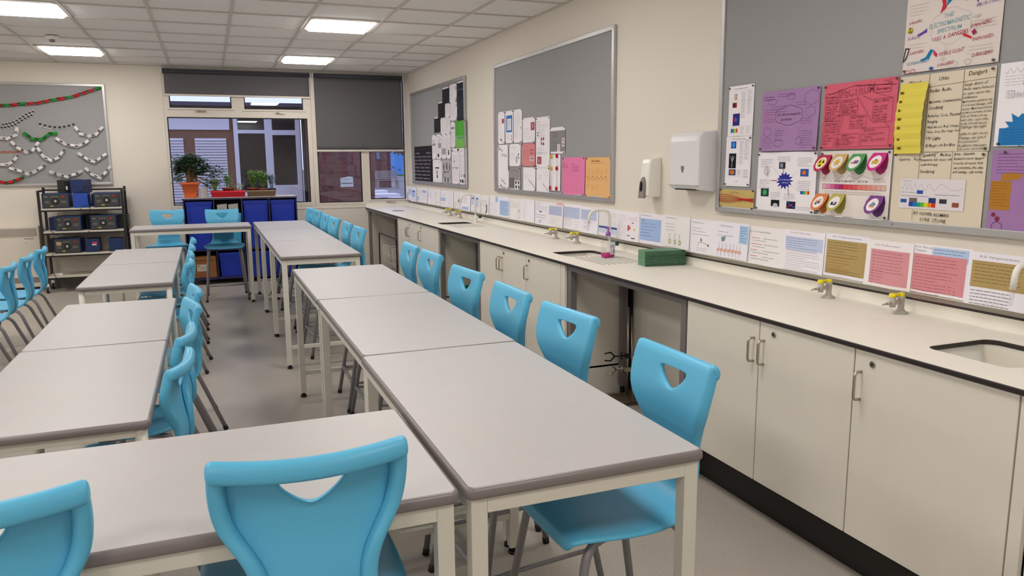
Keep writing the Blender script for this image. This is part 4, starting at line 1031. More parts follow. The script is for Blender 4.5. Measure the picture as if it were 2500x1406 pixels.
    for (part, col), mb in G.items(): mb.build(part, paint(col), e, fix=False)
    for (u, v) in pins:
        p = S(u, v); b = MB(); b.cyl((p[0], p[1], p[2]), (p[0], p[1] - .005, p[2]), .0028, n=8); b.cyl((p[0], p[1] - .005, p[2]), (p[0], p[1] - .008, p[2]), .0052, .0045, 10)
        b.build('pin', M_pin, e)
    if kids: kids(e, S, wd, h)
    return e
M_pin = mat('pin_brass', (96, 84, 76), .35, metal=.6)
K = '2a262c'; GR = '8c8890'; LG = 'b4b0b8'
C4 = ((.03, .04), (.97, .04), (.03, .96), (.97, .96))
WH = 'eeeaf0'

# ---------------------------------------------------------------- posters on the board nearest the camera
g3 = 'sheets on the notice board nearest the camera'
def pic(u0, v0, u1, v1, *cols):
    r_ = [('r', u0, v0, u1, v1, cols[0])]
    for i, c in enumerate(cols[1:]): k = .18 * (i + 1); r_.append(('e', (u0 + u1) / 2 + (.1 if i % 2 else -.1) * (u1 - u0), (v0 + v1) / 2, .012 * (1 - .3 * i), .012 * (1 - .3 * i), c))
    return r_
paper('printed_sheet', 'white printed table sheet, upper of the two left of the purple poster', 'sheet', g3, 'R', 3.474, 3.27, 1.599, 1.858, WH,
      [('t', 'The Electromagnetic Spectrum', .2, .07, .009, '84384c'), *pic(.22, .16, .34, .27, '9c8068', 'd0b8a0'), *pic(.16, .33, .34, .43, 'a03038', '601820'), *pic(.2, .55, .48, .79, '342a78', 'a03878', '2060b0'),
       ('g', .14, .85, .42, .93), ('L', .52, .14, .17, 18, .0075, GR), ('L', .75, .12, .17, 16, .0075, GR), ('L', .52, .82, .17, 5, .0075, GR), ('L', .75, .82, .17, 5, .0075, GR), ('o', .12, .1, .95, .97, LG, .0006), ('l', [(.12, .8), (.95, .8)], LG, .0006), ('l', [(.12, .3), (.95, .3)], LG, .0006)], pins=((.04, .04), (.96, .04)))
paper('printed_sheet', 'white printed table sheet with a hand x-ray, below the other table sheet', 'sheet', g3, 'R', 3.482, 3.274, 1.337, 1.598, WH,
      [('t', 'The Electromagnetic Spectrum', .22, .06, .009, '84384c'), ('r', .2, .1, .4, .24, '1c4cb0'), ('e', .3, .17, .012, .015, '3890e0'), ('r', .14, .34, .42, .64, '141620'), ('l', [(.26, .62), (.27, .5), (.2, .4)], 'c8d4e0', .003), ('l', [(.27, .5), (.28, .38)], 'c8d4e0', .003), ('l', [(.27, .5), (.35, .4)], 'c8d4e0', .003),
       ('r', .16, .66, .42, .78, '183c78'), ('e', .29, .72, .02, .012, 'c87028'), ('L', .55, .1, .15, 10, .0075, GR), ('L', .74, .08, .18, 14, .0075, GR), ('L', .55, .4, .15, 6, .0075, GR), ('L', .48, .67, .17, 4, .0075, GR), ('L', .74, .67, .18, 6, .0075, GR), ('L', .4, .9, .16, 1, .0075, GR), ('o', .1, .07, .95, .8, LG, .0006)], pins=((.96, .04), (.04, .96), (.96, .96)), ph=.3)
def string_kid(e, S, wd, h):
    for k in range(5):
        y = .3 + .1 * k; pts = [S(-.02, y + .04 * math.sin(k), .004), S(.35, .5 + (y - .5) * 1.1, .006), S(.72, .5, .008), S(1.0, .42 + .05 * k, .004)]
        MB().tube(pts, .0013, 6, .05).build('red_string', paint('c01c28'), e)
paper('card', 'small yellow card wrapped with red strings at the bottom left of the poster board', 'card', g3, 'R', 3.522, 3.235, 1.222, 1.319, 'c8b070',
      [('t', 'Yuvle  Dame', .32, .2, .014, '8a7440', 0, .08), ('o', .2, .22, .74, .86, 'a08c50', .0008), ('t', '2', .62, .75, .012, '8a7440')], pins=C4, kids=string_kid)
cl = '54305c'
paper('poster', 'purple handwritten poster with clouds reading The Electromagnetic Spectrum', 'poster', g3, 'R', 3.206, 2.808, 1.517, 1.806, 'a682b0',
      [('c', .5, .42, .086, .042, '3a2246', .12, .0018), ('t', 'The Electromagnetic', .3, .42, .019, '2e1a3a', 0, .06, .4), ('t', 'Spectrum', .36, .50, .02, '2e1a3a', 0, .06), ('c', .2, .18, .028, .013, cl, .15), ('c', .52, .12, .023, .012, cl, .15), ('c', .87, .16, .046, .03, '6a4478', .12), ('c', .86, .38, .03, .02, '6a4478', .15),
       ('c', .14, .68, .026, .02, cl, .15), ('c', .35, .87, .028, .015, cl, .15), ('c', .69, .84, .02, .015, cl, .15), ('l', [(.36, .62), (.3, .8)], '8c5a98', .001), ('l', [(.66, .58), (.7, .78)], '8c5a98', .001),
       ('L', .04, .09, .2, 2, .012, '4c2c58', .0022), ('L', .3, .06, .3, 2, .011, '7c4c8c'), ('L', .06, .3, .22, 6, .012, 'b05870', .0018), ('L', .6, .22, .2, 2, .012, '7c4c8c'), ('L', .2, .26, .28, 3, .012, '7c4c8c'), ('L', .04, .78, .22, 5, .011, '7c4c8c'), ('L', .28, .66, .16, 5, .011, '7c4c8c'), ('L', .72, .68, .22, 8, .011, '8a5a9a'), ('L', .7, .48, .2, 3, .011, '8a5a9a')], pins=((.97, .03), (.03, .96), (.97, .96)), curl=.008, ph=.2, tilt=0)
ln = '5c1830'
paper('poster', 'pink red handwritten poster titled SPECTRUM with boxes of writing', 'poster', g3, 'R', 2.784, 2.383, 1.519, 1.805, 'd46478',
      [('T', 'SPECTRUM', .19, .23, .05, ln, 'd46478', 4, .52), ('p', [(.4, .075), (.18, .125), (.62, .11)], 'd46478'), ('l', [(.44, .06), (.07, .16)], ln, .002), ('l', [(.44, .06), (.98, .11)], ln, .0022), ('l', [(.44, .06), (.2, .13)], ln), ('l', [(.44, .06), (.7, .09)], ln),
       ('o', .03, .15, .18, .24, ln), ('t', 'Electromagnetic', .035, .215, .014, ln, 0, .06, .14), ('o', .73, .09, .92, .2, ln), ('t', 'Electromagnetic', .74, .165, .015, ln, 0, .06, .17),
       ('o', .04, .26, .25, .57, ln), ('t', 'Visible Light', .06, .31, .014, ln, 2, .08), ('t', 'uses - to see', .05, .36, .0125, ln, 2, .1), ('t', 'around and', .05, .4, .0125, ln, 2, .1), ('t', 'makes use of', .05, .44, .0125, ln, 2, .1), ('t', 'our homes', .05, .475, .0125, ln, 2, .1), ('t', 'Danger - too much', .045, .51, .0115, ln, 2, .1), ('t', 'light can hurt', .045, .54, .0115, ln, 2, .1), ('t', 'skin cancer', .045, .57, .0115, ln, 2, .1),
       ('o', .28, .26, .49, .49, ln), ('t', 'Infra Red', .3, .305, .0135, ln, 2, .08), ('t', 'uses - used in', .29, .35, .012, ln, 2, .1), ('t', 'remote controls &', .285, .385, .0115, ln, 2, .1), ('t', 'cameras TV', .29, .415, .0115, ln, 2, .1), ('t', 'Danger - makes', .285, .445, .0115, ln, 2, .1), ('t', 'the human body', .285, .475, .0115, ln, 2, .1),
       ('o', .71, .29, .96, .62, ln), ('t', 'Micro Waves', .73, .34, .0135, ln, 2, .08), ('t', 'uses - used in', .72, .41, .013, ln, 2, .1), ('t', 'ovens for the', .72, .45, .0125, ln, 2, .1), ('t', 'high heat', .72, .49, .0125, ln, 2, .1), ('t', 'Danger - very', .72, .535, .0125, ln, 2, .1), ('t', 'hot can result', .72, .575, .0125, ln, 2, .1), ('t', 'give burning', .74, .605, .012, ln, 2, .1),
       ('o', .4, .51, .63, .69, ln), ('t', 'Radio Waves', .42, .55, .0135, ln, 2, .08), ('t', 'uses - satellites', .41, .6, .0115, ln, 2, .1), ('t', 'Danger - can cause', .405, .64, .0105, ln, 2, .1), ('t', 'cancer in people', .42, .67, .0105, ln, 2, .1),
       ('o', .02, .6, .25, .97, ln), ('t', 'Gamma Rays', .05, .64, .013, ln, 2, .08), ('t', 'uses - can treat', .04, .68, .0115, ln, 2, .1), ('t', 'cancer around', .05, .715, .0115, ln, 2, .1), ('t', 'and food water', .04, .75, .0115, ln, 2, .1), ('t', 'Danger -', .03, .8, .0125, ln, 2, .1), ('t', 'can damage', .035, .84, .0125, ln, 2, .1), ('t', 'cells quite', .035, .88, .0125, ln, 2, .1), ('t', 'badly', .035, .925, .0125, ln, 2, .1),
       ('o', .2, .77, .55, .97, ln), ('t', 'X-Rays', .3, .81, .0135, ln, 2, .08), ('t', 'uses - seeing problems', .22, .85, .012, ln, 2, .1), ('t', 'inside of people', .23, .88, .0115, ln, 2, .1), ('t', 'Danger - can cause cell', .215, .915, .0115, ln, 2, .1), ('t', 'mutation leading to', .22, .945, .0115, ln, 2, .1),
       ('o', .58, .7, .95, .96, ln), ('t', 'Ultra Violet', .6, .75, .0135, ln, 2, .08), ('t', 'uses - detecting money', .59, .8, .0125, ln, 2, .1), ('t', 'forgery', .63, .84, .0125, ln, 2, .1), ('t', 'Danger - Eye cataracts', .59, .89, .0135, ln, 2, .1),
       ('l', [(.49, .22), (.71, .6)], ln, .0016), ('l', [(.56, .22), (.71, .3)], ln), ('l', [(.7, .19), (.96, .29)], ln), ('l', [(.3, .26), (.22, .57)], ln), ('l', [(.32, .5), (.27, .77)], ln), ('l', [(.3, .5), (.24, .75)], ln), ('l', [(.88, .62), (.95, .7)], ln), ('t', 'Robert T', .84, .055, .011, ln, 4, .1), ('t', 'Katie', .89, .085, .011, ln, 4, .1)], pins=((.02, .04), (.98, .03), (.97, .96), (.02, .97)), curl=.006, ph=.4)
paper('poster', 'white printed poster with a navy starburst in the middle', 'poster', g3, 'R', 3.216, 2.808, 1.224, 1.512, WH,
      [('s', .49, .48, .062, .042, 13, '2c3090'), ('t', 'ELECTROMAGNETIC', .385, .475, .0095, 'c8c8e4'), ('t', 'SPECTRUM', .44, .525, .0095, 'c8c8e4'), ('r', .38, .17, .49, .28, '282a34'), ('r', .4, .19, .45, .26, '8890a0'), ('r', .75, .28, .88, .4, '3858a0'), ('e', .81, .34, .012, .01, 'e07020'), ('r', .08, .62, .22, .76, '1c4038'), ('e', .15, .69, .016, .014, '48a068'), ('g', .77, .64, .91, .69),
       ('r', .27, .81, .42, .92, '16161c'), ('e', .35, .9, .018, .01, 'c0c4cc'), ('r', .55, .82, .7, .94, '141c38'), ('l', [(.57, .84), (.68, .92)], '3868d8', .004), ('l', [(.56, .92), (.66, .86)], 'c83040', .004),
       ('l', [(.17, .28), (.19, .42)], K, .0018), ('c', .17, .32, .012, .014, K), ('c', .17, .32, .02, .02, K), ('l', [(.47, .36), (.46, .28)], 'a02838', .003), ('l', [(.36, .48), (.26, .48)], 'a02838', .003), ('l', [(.56, .6), (.58, .72)], 'a02838', .003), ('l', [(.38, .38), (.26, .22)], LG, .001), ('l', [(.62, .4), (.72, .3)], LG, .001), ('l', [(.6, .55), (.72, .62)], LG, .001), ('l', [(.42, .58), (.39, .7)], LG, .001),
       ('L', .06, .12, .22, 5, .009, GR), ('L', .36, .08, .24, 3, .009, GR), ('L', .7, .1, .24, 5, .009, GR), ('L', .05, .47, .2, 6, .009, GR), ('L', .72, .48, .22, 6, .009, GR), ('L', .26, .68, .18, 4, .009, GR), ('L', .5, .7, .2, 4, .009, GR), ('L', .72, .9, .24, 2, .011, 'a0a0a8')], pins=((.02, .04), (.98, .03), (.02, .97), (.97, .97)), ph=.6)
def flaps(e, S, wd, h):
    spec = [(.09, .06, 'b83a5a', 'radiation', 62), (.33, .05, 'd0b078', 'sun', 14), (.58, .05, '5a9a60', 'hand', 42), (.86, .04, 'c83c88', 'case', 24), (.08, .67, 'd88048', 'people', 48), (.33, .66, 'b8b060', 'camera', 30), (.86, .66, '7c4a8c', 'dish', 26)]
    for u, v, col, kind, ang in spec:
        x, y, z = S(u, v); P = [(-.036, 0), (.036, 0), (.0415, -.03), (.036, -.062), (.02, -.082), (0, -.09), (-.02, -.082), (-.036, -.062), (-.0415, -.03)]
        bk = MB(); bk.prism([(a * .92, b_) for a, b_ in P], -.0014, -.0008); o = bk.build('flap_back', paint('%02x%02x%02x' % tuple(int(int(col[i:i + 2], 16) * .86) for i in (0, 2, 4))), e, 0, 2, (x, y, z))
        fp = MB(); fp.prism(P, -.0010, 0); o = fp.build('flap', paint(col), e, 0, 2, (x - .004, y - .002, z), (R(-34), 0, 0))
        k = MB(); k.add([(.028 * math.cos(t * .2618), -.0014, -.044 + .031 * math.sin(t * .2618)) for t in range(24)], [tuple(range(24))]); k.build('oval', paint('ece6e6'), o)
        ic = MB(); c2 = MB(); n1, n2 = K, 'e0d020'
        if kind == 'radiation':
            c2.add([(.02 * math.cos(t * .2618), -.0018, -.044 + .022 * math.sin(t * .2618)) for t in range(24)], [tuple(range(24))])
            for q in range(3):
                a = q * 2.094 + .5; ic.add([(.004 * math.cos(a), -.0022, -.044 + .004 * math.sin(a)), (.019 * math.cos(a - .5), -.0022, -.044 + .021 * math.sin(a - .5)), (.019 * math.cos(a + .5), -.0022, -.044 + .021 * math.sin(a + .5))], [(0, 1, 2)])
        elif kind == 'sun':
            c2.add([(.012 * math.cos(t * .2618), -.0018, -.044 + .013 * math.sin(t * .2618)) for t in range(24)], [tuple(range(24))]); n2 = 'd8b040'
            for q in range(8): a = q * .785; ic.add([(.014 * math.cos(a - .2), -.0022, -.044 + .015 * math.sin(a - .2)), (.021 * math.cos(a), -.0022, -.044 + .022 * math.sin(a)), (.014 * math.cos(a + .2), -.0022, -.044 + .015 * math.sin(a + .2))], [(0, 1, 2)])
            n1 = 'a87830'
        elif kind == 'hand': c2.box(-.02, -.0018, -.052, .012, -.0016, -.04); ic.box(-.004, -.0022, -.05, .02, -.002, -.034); n1, n2 = '78688c', 'd89088'
        elif kind == 'case': c2.box(-.017, -.0018, -.056, .017, -.0016, -.038); ic.box(-.006, -.0022, -.038, .006, -.002, -.032).box(-.002, -.0022, -.048, .002, -.002, -.044); n1, n2 = 'a04838', 'c8b050'
        elif kind == 'people': c2.cyl((.006, -.0016, -.034), (.006, -.0019, -.034), .007, n=12).cyl((-.008, -.0016, -.04), (-.008, -.0019, -.04), .007, n=12); ic.box(-.014, -.0022, -.058, -.003, -.002, -.046).box(.0, -.0022, -.052, .012, -.002, -.04); n1, n2 = '505068', 'd89878'
        elif kind == 'camera': ic.box(-.016, -.0022, -.058, .016, -.002, -.042); c2.cyl((.002, -.0023, -.046), (.002, -.0026, -.046), .007, n=14); n1, n2 = '383844', 'c0c0c8'
        else: c2.box(-.012, -.0018, -.058, .014, -.0016, -.05); ic.prism([(-.016, -.052), (.0, -.03), (.02, -.044), (.004, -.052)], -.0022, -.002); n1, n2 = '7890b0', 'e09870'
        if c2.v: c2.build('icon', paint(n2), o)
        ic.build('icon', paint(n1), o)
paper('poster', 'white poster with seven coloured lift-up flaps and a pink striped bar', 'poster', g3, 'R', 2.786, 2.388, 1.225, 1.512, 'e4dcd8',
      [('w', .05, .92, .4, .007, '907888'), ('t', 'THE ELECTROMAGNETIC', .22, .475, .0125, '4a3040', 0, .05, .3), ('t', 'SPECTRUM', .56, .475, .0115, '4a3040', 0, .05, .14), ('L', .06, .43, .14, 2, .008, GR), ('L', .78, .43, .17, 2, .008, GR),
       ('g', .05, .51, .95, .585, ('d8a8c0', 'd888ac', 'cc6494', 'b83c7c', 'a82868', 'd84050', 'd84c58', 'd85c60', 'e07870', 'e08478', 'e09080', 'dc9c90', 'dcaca0', 'd8b4a8')), ('o', .05, .51, .95, .585, '604858', .001)] + [('l', [(.05 + .0643 * i, .51), (.05 + .0643 * i, .585)], '80606c', .0008) for i in range(1, 14)] + [('L', .1, .62, .8, 2, .009, 'a08c98')],
      pins=((.03, .04), (.97, .03), (.01, .95), (.97, .97)), kids=flaps, curl=.003)
bk = '2c2420'
def strip(e, S, wd, h):
    b = MB(); n = 24; zz = []
    for i in range(n + 1):
        v = i / n; y = -.008 - .004 * abs(((v * 7) % 1) - .5) * 2 - .014 * math.sin(v * 3.1); zz.append((y, h * .9 - v * h * .92))
    for s, x in ((0, -wd * .47), (0, -wd * .14)): pass
    x0, x1 = -wd * .475, -wd * .15
    b.add([(x0 - .01 * i / n, zz[i][0], zz[i][1]) for i in range(n + 1)] + [(x1 - .012 * i / n, zz[i][0] - .006, zz[i][1]) for i in range(n + 1)], [(i, i + 1, n + 2 + i, n + 1 + i) for i in range(n)], False)
    o = b.build('yellow_strip', paint('decf58'), e, fix=False); m_ = o.modifiers.new('s', 'SOLIDIFY'); m_.thickness = .0006
    ic = MB()
    for k, (v, c) in enumerate(((.14, 0), (.27, 0), (.4, 0), (.54, 0), (.66, 0), (.8, 0), (.94, 0))):
        i = int(v * n); y, z = zz[i]; ic.box(x0 + .008, y - .0045, z - .005, x0 + .024 - .003 * (k % 3), y - .004, z + .004)
    ic.build('icon', paint('70581c'), o)
paper('poster', 'big beige handwritten poster with columns Waves, Uses and Dangers and a yellow strip', 'poster', g3, 'R', 2.373, 1.967, 1.502, 1.798, 'dacfba',
      [('t', 'Waves', .09, .12, .022, bk, 2, .05), ('t', 'Uses', .43, .1, .022, bk, 2, .05), ('t', 'Dangers', .73, .08, .022, bk, 2, .05), ('l', [(.0, .2), (.34, .17), (1, .13)], bk, .0012), ('l', [(.33, .0), (.33, 1)], bk, .0014), ('l', [(.69, .0), (.69, 1)], bk, .0014),
       ('t', 'Radar, Radio', .345, .24, .018, bk, 1, .07), ('t', 'Microwave, Communication,', .345, .38, .016, bk, 1, .07, .34), ('t', 'Cooking', .345, .46, .018, bk, 1, .07), ('t', 'Remotes, Cook, Thermal', .345, .56, .016, bk, 1, .07, .34), ('t', 'Imaging', .345, .63, .015, bk, 1, .07), ('t', 'What we see, Red, Orange,', .345, .7, .014, bk, 1, .07, .34), ('t', 'Yellow, Green, Blue, Indigo, Violet', .345, .76, .013, bk, 1, .07, .36), ('t', 'UV Light', .345, .85, .018, bk, 1, .07), ('t', 'X-Rays on bodies', .345, .94, .018, bk, 1, .07),
       ('t', 'Large doses of', .7, .2, .0155, bk, 1, .08), ('t', 'Radio waves believed', .7, .255, .0135, bk, 1, .08, .29), ('t', 'to cause cancer like', .7, .31, .013, bk, 1, .08), ('t', 'Leukaemia', .7, .355, .013, bk, 1, .08), ('t', 'Microwave radiation can', .7, .405, .0125, bk, 1, .08, .29), ('t', 'Cook and damage cells', .7, .45, .0125, bk, 1, .08), ('t', 'viruses. Microwaved food', .7, .495, .0125, bk, 1, .08, .29), ('t', 'shown to increase cholest', .7, .54, .0125, bk, 1, .08, .29), ('t', 'Felt as Heat and can', .7, .585, .0125, bk, 1, .08), ('t', 'burn skin, cause infra', .7, .63, .0125, bk, 1, .08), ('t', 'body of body tissues', .7, .675, .0125, bk, 1, .08), ('t', 'Damage eye sight', .7, .72, .0145, bk, 1, .08),
       ('t', 'Links to skin cancer', .7, .8, .0135, bk, 1, .08, .28), ('t', 'Damage our eyes if', .7, .85, .0135, bk, 1, .08), ('t', 'not protected', .7, .895, .0135, bk, 1, .08), ('t', 'Radiation exposure', .7, .945, .014, bk, 1, .08), ('t', 'can cause cell mutation', .7, .985, .0125, bk, 1, .08, .28)],
      pins=((.02, .05), (.97, .03), (.97, .97)), kids=strip, curl=.003)
paper('poster', 'beige poster sheet signed BY OLIVER ALLMAN LUKE STONE below the Waves poster', 'poster', g3, 'R', 2.377, 1.973, 1.221, 1.501, 'dacfba',
      [('t', 'Gamma   Rays', .05, .12, .018, bk, 1, .05), ('t', 'Sterilising', .33, .06, .015, bk, 1, .06), ('l', [(.33, .07), (.5, .01)], bk, .0016), ('t', 'Medical', .52, .06, .015, bk, 1, .06), ('t', 'Equipment, Kill cancer cells', .31, .125, .0135, bk, 1, .06, .34), ('t', 'radiotherapy', .31, .19, .015, bk, 1, .06), ('t', 'Sterilising', .31, .29, .017, bk, 1, .06), ('t', 'Beta  Gamma', .67, .05, .015, bk, 1, .06), ('t', 'Radiation most danger', .67, .11, .0135, bk, 1, .08, .3), ('t', 'sources, because they', .67, .17, .0135, bk, 1, .08), ('t', 'can penetrate the skin', .67, .23, .0135, bk, 1, .08), ('t', 'and damage cells inside', .67, .285, .0135, bk, 1, .08, .3),
       ('l', [(.3, .0), (.3, .37)], bk), ('l', [(.655, .0), (.655, .37)], bk), ('r', .1, .37, .82, .79, 'dcd6dc', 'picture'), ('w', .12, .8, .485, .013, '90889c'), ('r', .3, .53, .37, .58, '2c50a8'), ('r', .12, .66, .19, .71, '2858a0'), ('r', .22, .64, .31, .7, '68625c'), ('r', .44, .63, .52, .7, '243c74'), ('r', .56, .64, .64, .7, '3c3a40'), ('r', .7, .68, .77, .74, '90503c'), ('g', .22, .7, .52, .76), ('L', .13, .4, .2, 1, .008, GR), ('L', .12, .56, .3, 1, .008, GR), ('L', .5, .58, .3, 1, .008, GR), ('L', .12, .61, .65, 1, .008, GR),
       ('t', 'BY OLIVER ALLMAN', .28, .87, .018, bk, -1, .04), ('t', 'LUKE  STONE', .36, .955, .019, bk, -1, .04), ('l', [(.27, .8), (.27, .95)], bk, .0012)], pins=((.02, .03), (.97, .04)), ph=.5)
paper('poster', 'white handwritten poster THE ELECTROMAGNETIC SPECTRUM USES & DANGERS at the top right', 'poster', g3, 'R', 2.368, 1.962, 1.81, 2.095, 'dcd2ce',
      [('c', .5, .46, .078, .058, 'b8a8b0', .15), ('t', 'THE', .42, .35, .022, '74a0a8', 4, .05), ('t', 'ELECTROMAGNETIC', .27, .46, .024, '74a0a8', 4, .05, .42), ('t', 'SPECTRUM', .36, .535, .021, '74a0a8', 4, .05), ('t', 'USES &', .31, .63, .02, 'b05868', 4, .05), ('t', 'DANGERS', .48, .605, .022, 'a83040', 4, .05, .2),
       ('p', [(.36, .0), (.42, .0), (.44, .22), (.38, .28), (.4, .17)], 'c83040'), ('p', [(.49, .0), (.53, .0), (.49, .14), (.44, .2), (.45, .1)], '1878a8'), ('p', [(.63, .18), (.68, .14), (.75, .15), (.76, .24), (.73, .19), (.68, .18)], '6048a8'), ('p', [(.25, .44), (.19, .48), (.14, .5), (.16, .53), (.22, .5), (.25, .49)], '6048a8'), ('p', [(.64, .58), (.72, .64), (.72, .67), (.63, .61)], 'c83040'), ('p', [(.31, .72), (.26, .82), (.2, .84), (.22, .87), (.3, .84), (.34, .74)], '1878a8'), ('p', [(.34, .73), (.39, .8), (.38, .84), (.35, .8)], 'c03858'),
       ('t', 'MICROWAVES', .74, .29, .018, '9a84b8', 4, .05), ('t', 'X-RAYS', .03, .56, .018, '9a84b8', 3, .05), ('t', 'ULTRAVIOLET', .04, .9, .017, '5a94b4', 3, .05), ('t', 'VISIBLE LIGHT', .4, .83, .02, 'c06a80', 4, .05, .26), ('t', 'INFRARED', .73, .7, .018, 'c06a80', 3, .05), ('t', 'DANGERS', .7, .53, .018, 'a83048', 4, .05), ('t', 'DANGERS', .74, .9, .018, 'a83048', 4, .05), ('t', 'DANGERS', .07, .76, .015, 'a83048', 4, .05), ('t', 'DANGERS', .04, .35, .013, 'a83048', 4, .05), ('t', 'DANGERS', .4, .965, .015, 'a83048', 4, .05), ('t', 'DANGERS', .56, .1, .017, 'a83048', 4, .05), ('t', 'USES', .72, .42, .015, 'b4b49c', 3, .05), ('t', 'USES', .42, .89, .012, 'c4c4b4', 3, .05),
       ('e', .06, .43, .011, .012, 'c8b828'), ('p', [(.06, .43), (.05, .395), (.07, .395)], K), ('p', [(.06, .43), (.04, .45), (.05, .468)], K), ('p', [(.06, .43), (.08, .45), (.07, .468)], K), ('p', [(.02, .66), (.07, .66), (.04, .8), (.0, .86)], K), ('p', [(.035, .68), (.06, .68), (.035, .78), (.015, .82)], 'dcd2ce'), ('e', .34, .975, .009, .006, '2858a8'), ('c', .06, .985, .011, .007, 'b83048', 0, .002), ('c', .13, .98, .011, .007, 'b83048', 0, .002), ('c', .55, .95, .022, .012, 'b0a8b0'), ('c', .71, .95, .012, .01, '908890'), ('p', [(.72, .58), (.75, .55), (.77, .6), (.74, .63)], 'a02858'),
       ('L', .04, .1, .22, 4, .012, 'ccc4b8'), ('L', .7, .45, .26, 3, .012, 'd0bcc0'), ('L', .7, .76, .26, 3, .012, 'ccc4b8'), ('L', .06, .62, .2, 2, .012, 'ccc4b8'), ('l', [(.47, .68), (.45, .99)], 'c8bcb8')], pins=((.03, .97), (.96, .97)), curl=.004)
paper('poster', 'white poster at the right edge with outlined letters and a blue starburst', 'poster', g3, 'R', 1.953, 1.55, 1.517, 1.802, WH,
      [('w', .05, .8, .1, .008, '9a94a0'), ('L', .05, .16, .5, 4, .01, LG), ('g', .22, .22, .7, .27), ('T', 'Electromagnetic', .07, .42, .036, 'a4a0a8', WH, 0, .75), ('T', 'Spectrum', .3, .54, .036, 'a4a0a8', WH, 0, .42), ('s', .24, .8, .075, .06, 12, '2878b8'), ('r', .04, .78, .3, .99, '2878b8'), ('L', .08, .8, .3, 6, .009, '1c5c94')], pins=((.24, .03), (.05, .97)))
RB = ('a83c50', 'c86040', 'd0a040', '60a058', '4878b8', '5c58b0', '6c4898')
rb_ops = []
for i, c in enumerate(RB):
    R0 = .115 - .012 * i
    P = [(.72 + R0 * math.cos(math.pi * (1 - t / 16)) / .4, .95 - R0 * 1.25 * math.sin(math.pi * (1 - t / 16)) / .285) for t in range(17)]; rb_ops.append(('p', P, c, 'rainbow'))
rb_ops.append(('p', [(.72 + .031 * math.cos(math.pi * (1 - t / 16)) / .4, .95 - .038 * math.sin(math.pi * (1 - t / 16)) / .285) for t in range(17)], 'a27aae', 'rainbow'))
paper('poster', 'purple poster at the right edge with a drawn rainbow', 'poster', g3, 'R', 1.953, 1.55, 1.219, 1.505, 'a27aae',
      [('r', .01, .38, .2, .74, 'b07c30'), ('p', [(.1, .3), (.2, .27), (.3, .3), (.26, .36), (.1, .38)], 'b07c30'), ('L', .05, .05, .28, 7, .011, '6c4078'), ('L', .5, .05, .4, 9, .011, '6c4078'), ('L', .02, .4, .16, 9, .01, '8c6020'), ('e', .06, .8, .008, .008, '803048'), ('e', .1, .85, .009, .009, '803048'), ('c', .1, .95, .02, .018, '5c3468', 0, .0015), *rb_ops], pins=((.12, .03),))

# ---------------------------------------------------------------- board in the middle
g2 = 'sheets on the middle notice board'
RDP = [('e', .62, .62, .009, .011, 'a83c50'), ('e', .78, .6, .008, .01, 'a83c50'), ('e', .64, .72, .009, .009, '8c3040'), ('e', .78, .73, .008, .008, 'a83c50')]
PT = [(.05, .03), (.95, .03), (.05, .97), (.95, .97)]
def sh2(label, a0, a1, z0, z1, ops, col=WH, name='printed_sheet', cat='sheet', grp=g2, pins=PT, **kw): return paper(name, label, cat, grp, 'R', a0, a1, z0, z1, col, ops, pins=pins, **kw)
sh2('narrow white sheet leftmost in the top row of the middle board', 6.995, 6.818, 1.637, 1.934, [('L', .3, .08, .4, 1, .01, GR), ('r', .58, .22, .9, .36, 'a84858'), ('L', .12, .2, .36, 12, .009, LG), ('L', .12, .6, .6, 6, .009, LG), ('e', .4, .85, .01, .012, 'a83c50'), ('e', .55, .88, .01, .012, '702c38')])
sh2('white sheet with a bright blue frame near the top left of the middle board', 6.802, 6.605, 1.64, 1.932, [('L', .3, .07, .4, 1, .01, GR), ('r', .12, .14, .88, .66, '3878c0'), ('r', .25, .24, .76, .6, 'dcdce8'), ('L', .3, .28, .4, 10, .009, GR), ('L', .15, .72, .5, 6, .008, LG), ('e', .8, .78, .008, .01, '905060'), ('e', .8, .88, .008, .01, 'a83c50')])
sh2('tallest placed plain text sheet, third in the top row of the middle board', 6.594, 6.39, 1.64, 1.932, [('L', .3, .1, .4, 1, .01, GR), ('L', .12, .16, .76, 10, .009, LG), ('L', .12, .45, .5, 14, .009, LG), ('e', .82, .56, .008, .01, 'a85068'), ('c', .75, .78, .015, .01, LG)])
sh2('white landscape sheet with one pink picture at its top right corner', 6.38, 6.098, 1.635, 1.847, [('r', .66, .2, .96, .52, 'a85868'), ('e', .8, .35, .014, .02, 'd88890'), ('L', .08, .42, .5, 6, .011, LG), ('L', .08, .75, .8, 3, .012, LG)])
sh2('long white sheet with red cell pictures, fifth from the left on the middle board', 6.08, 5.795, 1.421, 1.837, [('t', 'Chromosomes', .1, .1, .011, K), ('L', .08, .14, .8, 3, .012, GR), ('L', .08, .24, .6, 7, .011, GR), ('r', .08, .3, .2, .315, K), ('r', .08, .35, .2, .365, K), ('e', .42, .44, .013, .014, 'a83c50'), ('e', .56, .43, .012, .014, '8c3040'), ('e', .42, .52, .012, .014, 'a83c50'), ('e', .56, .53, .013, .014, 'a83c50'), ('L', .08, .6, .5, 5, .012, GR), ('r', .1, .78, .42, .93, 'a85060'), ('e', .24, .86, .014, .016, 'd0a0a0'), ('L', .08, .7, .8, 2, .012, GR)])
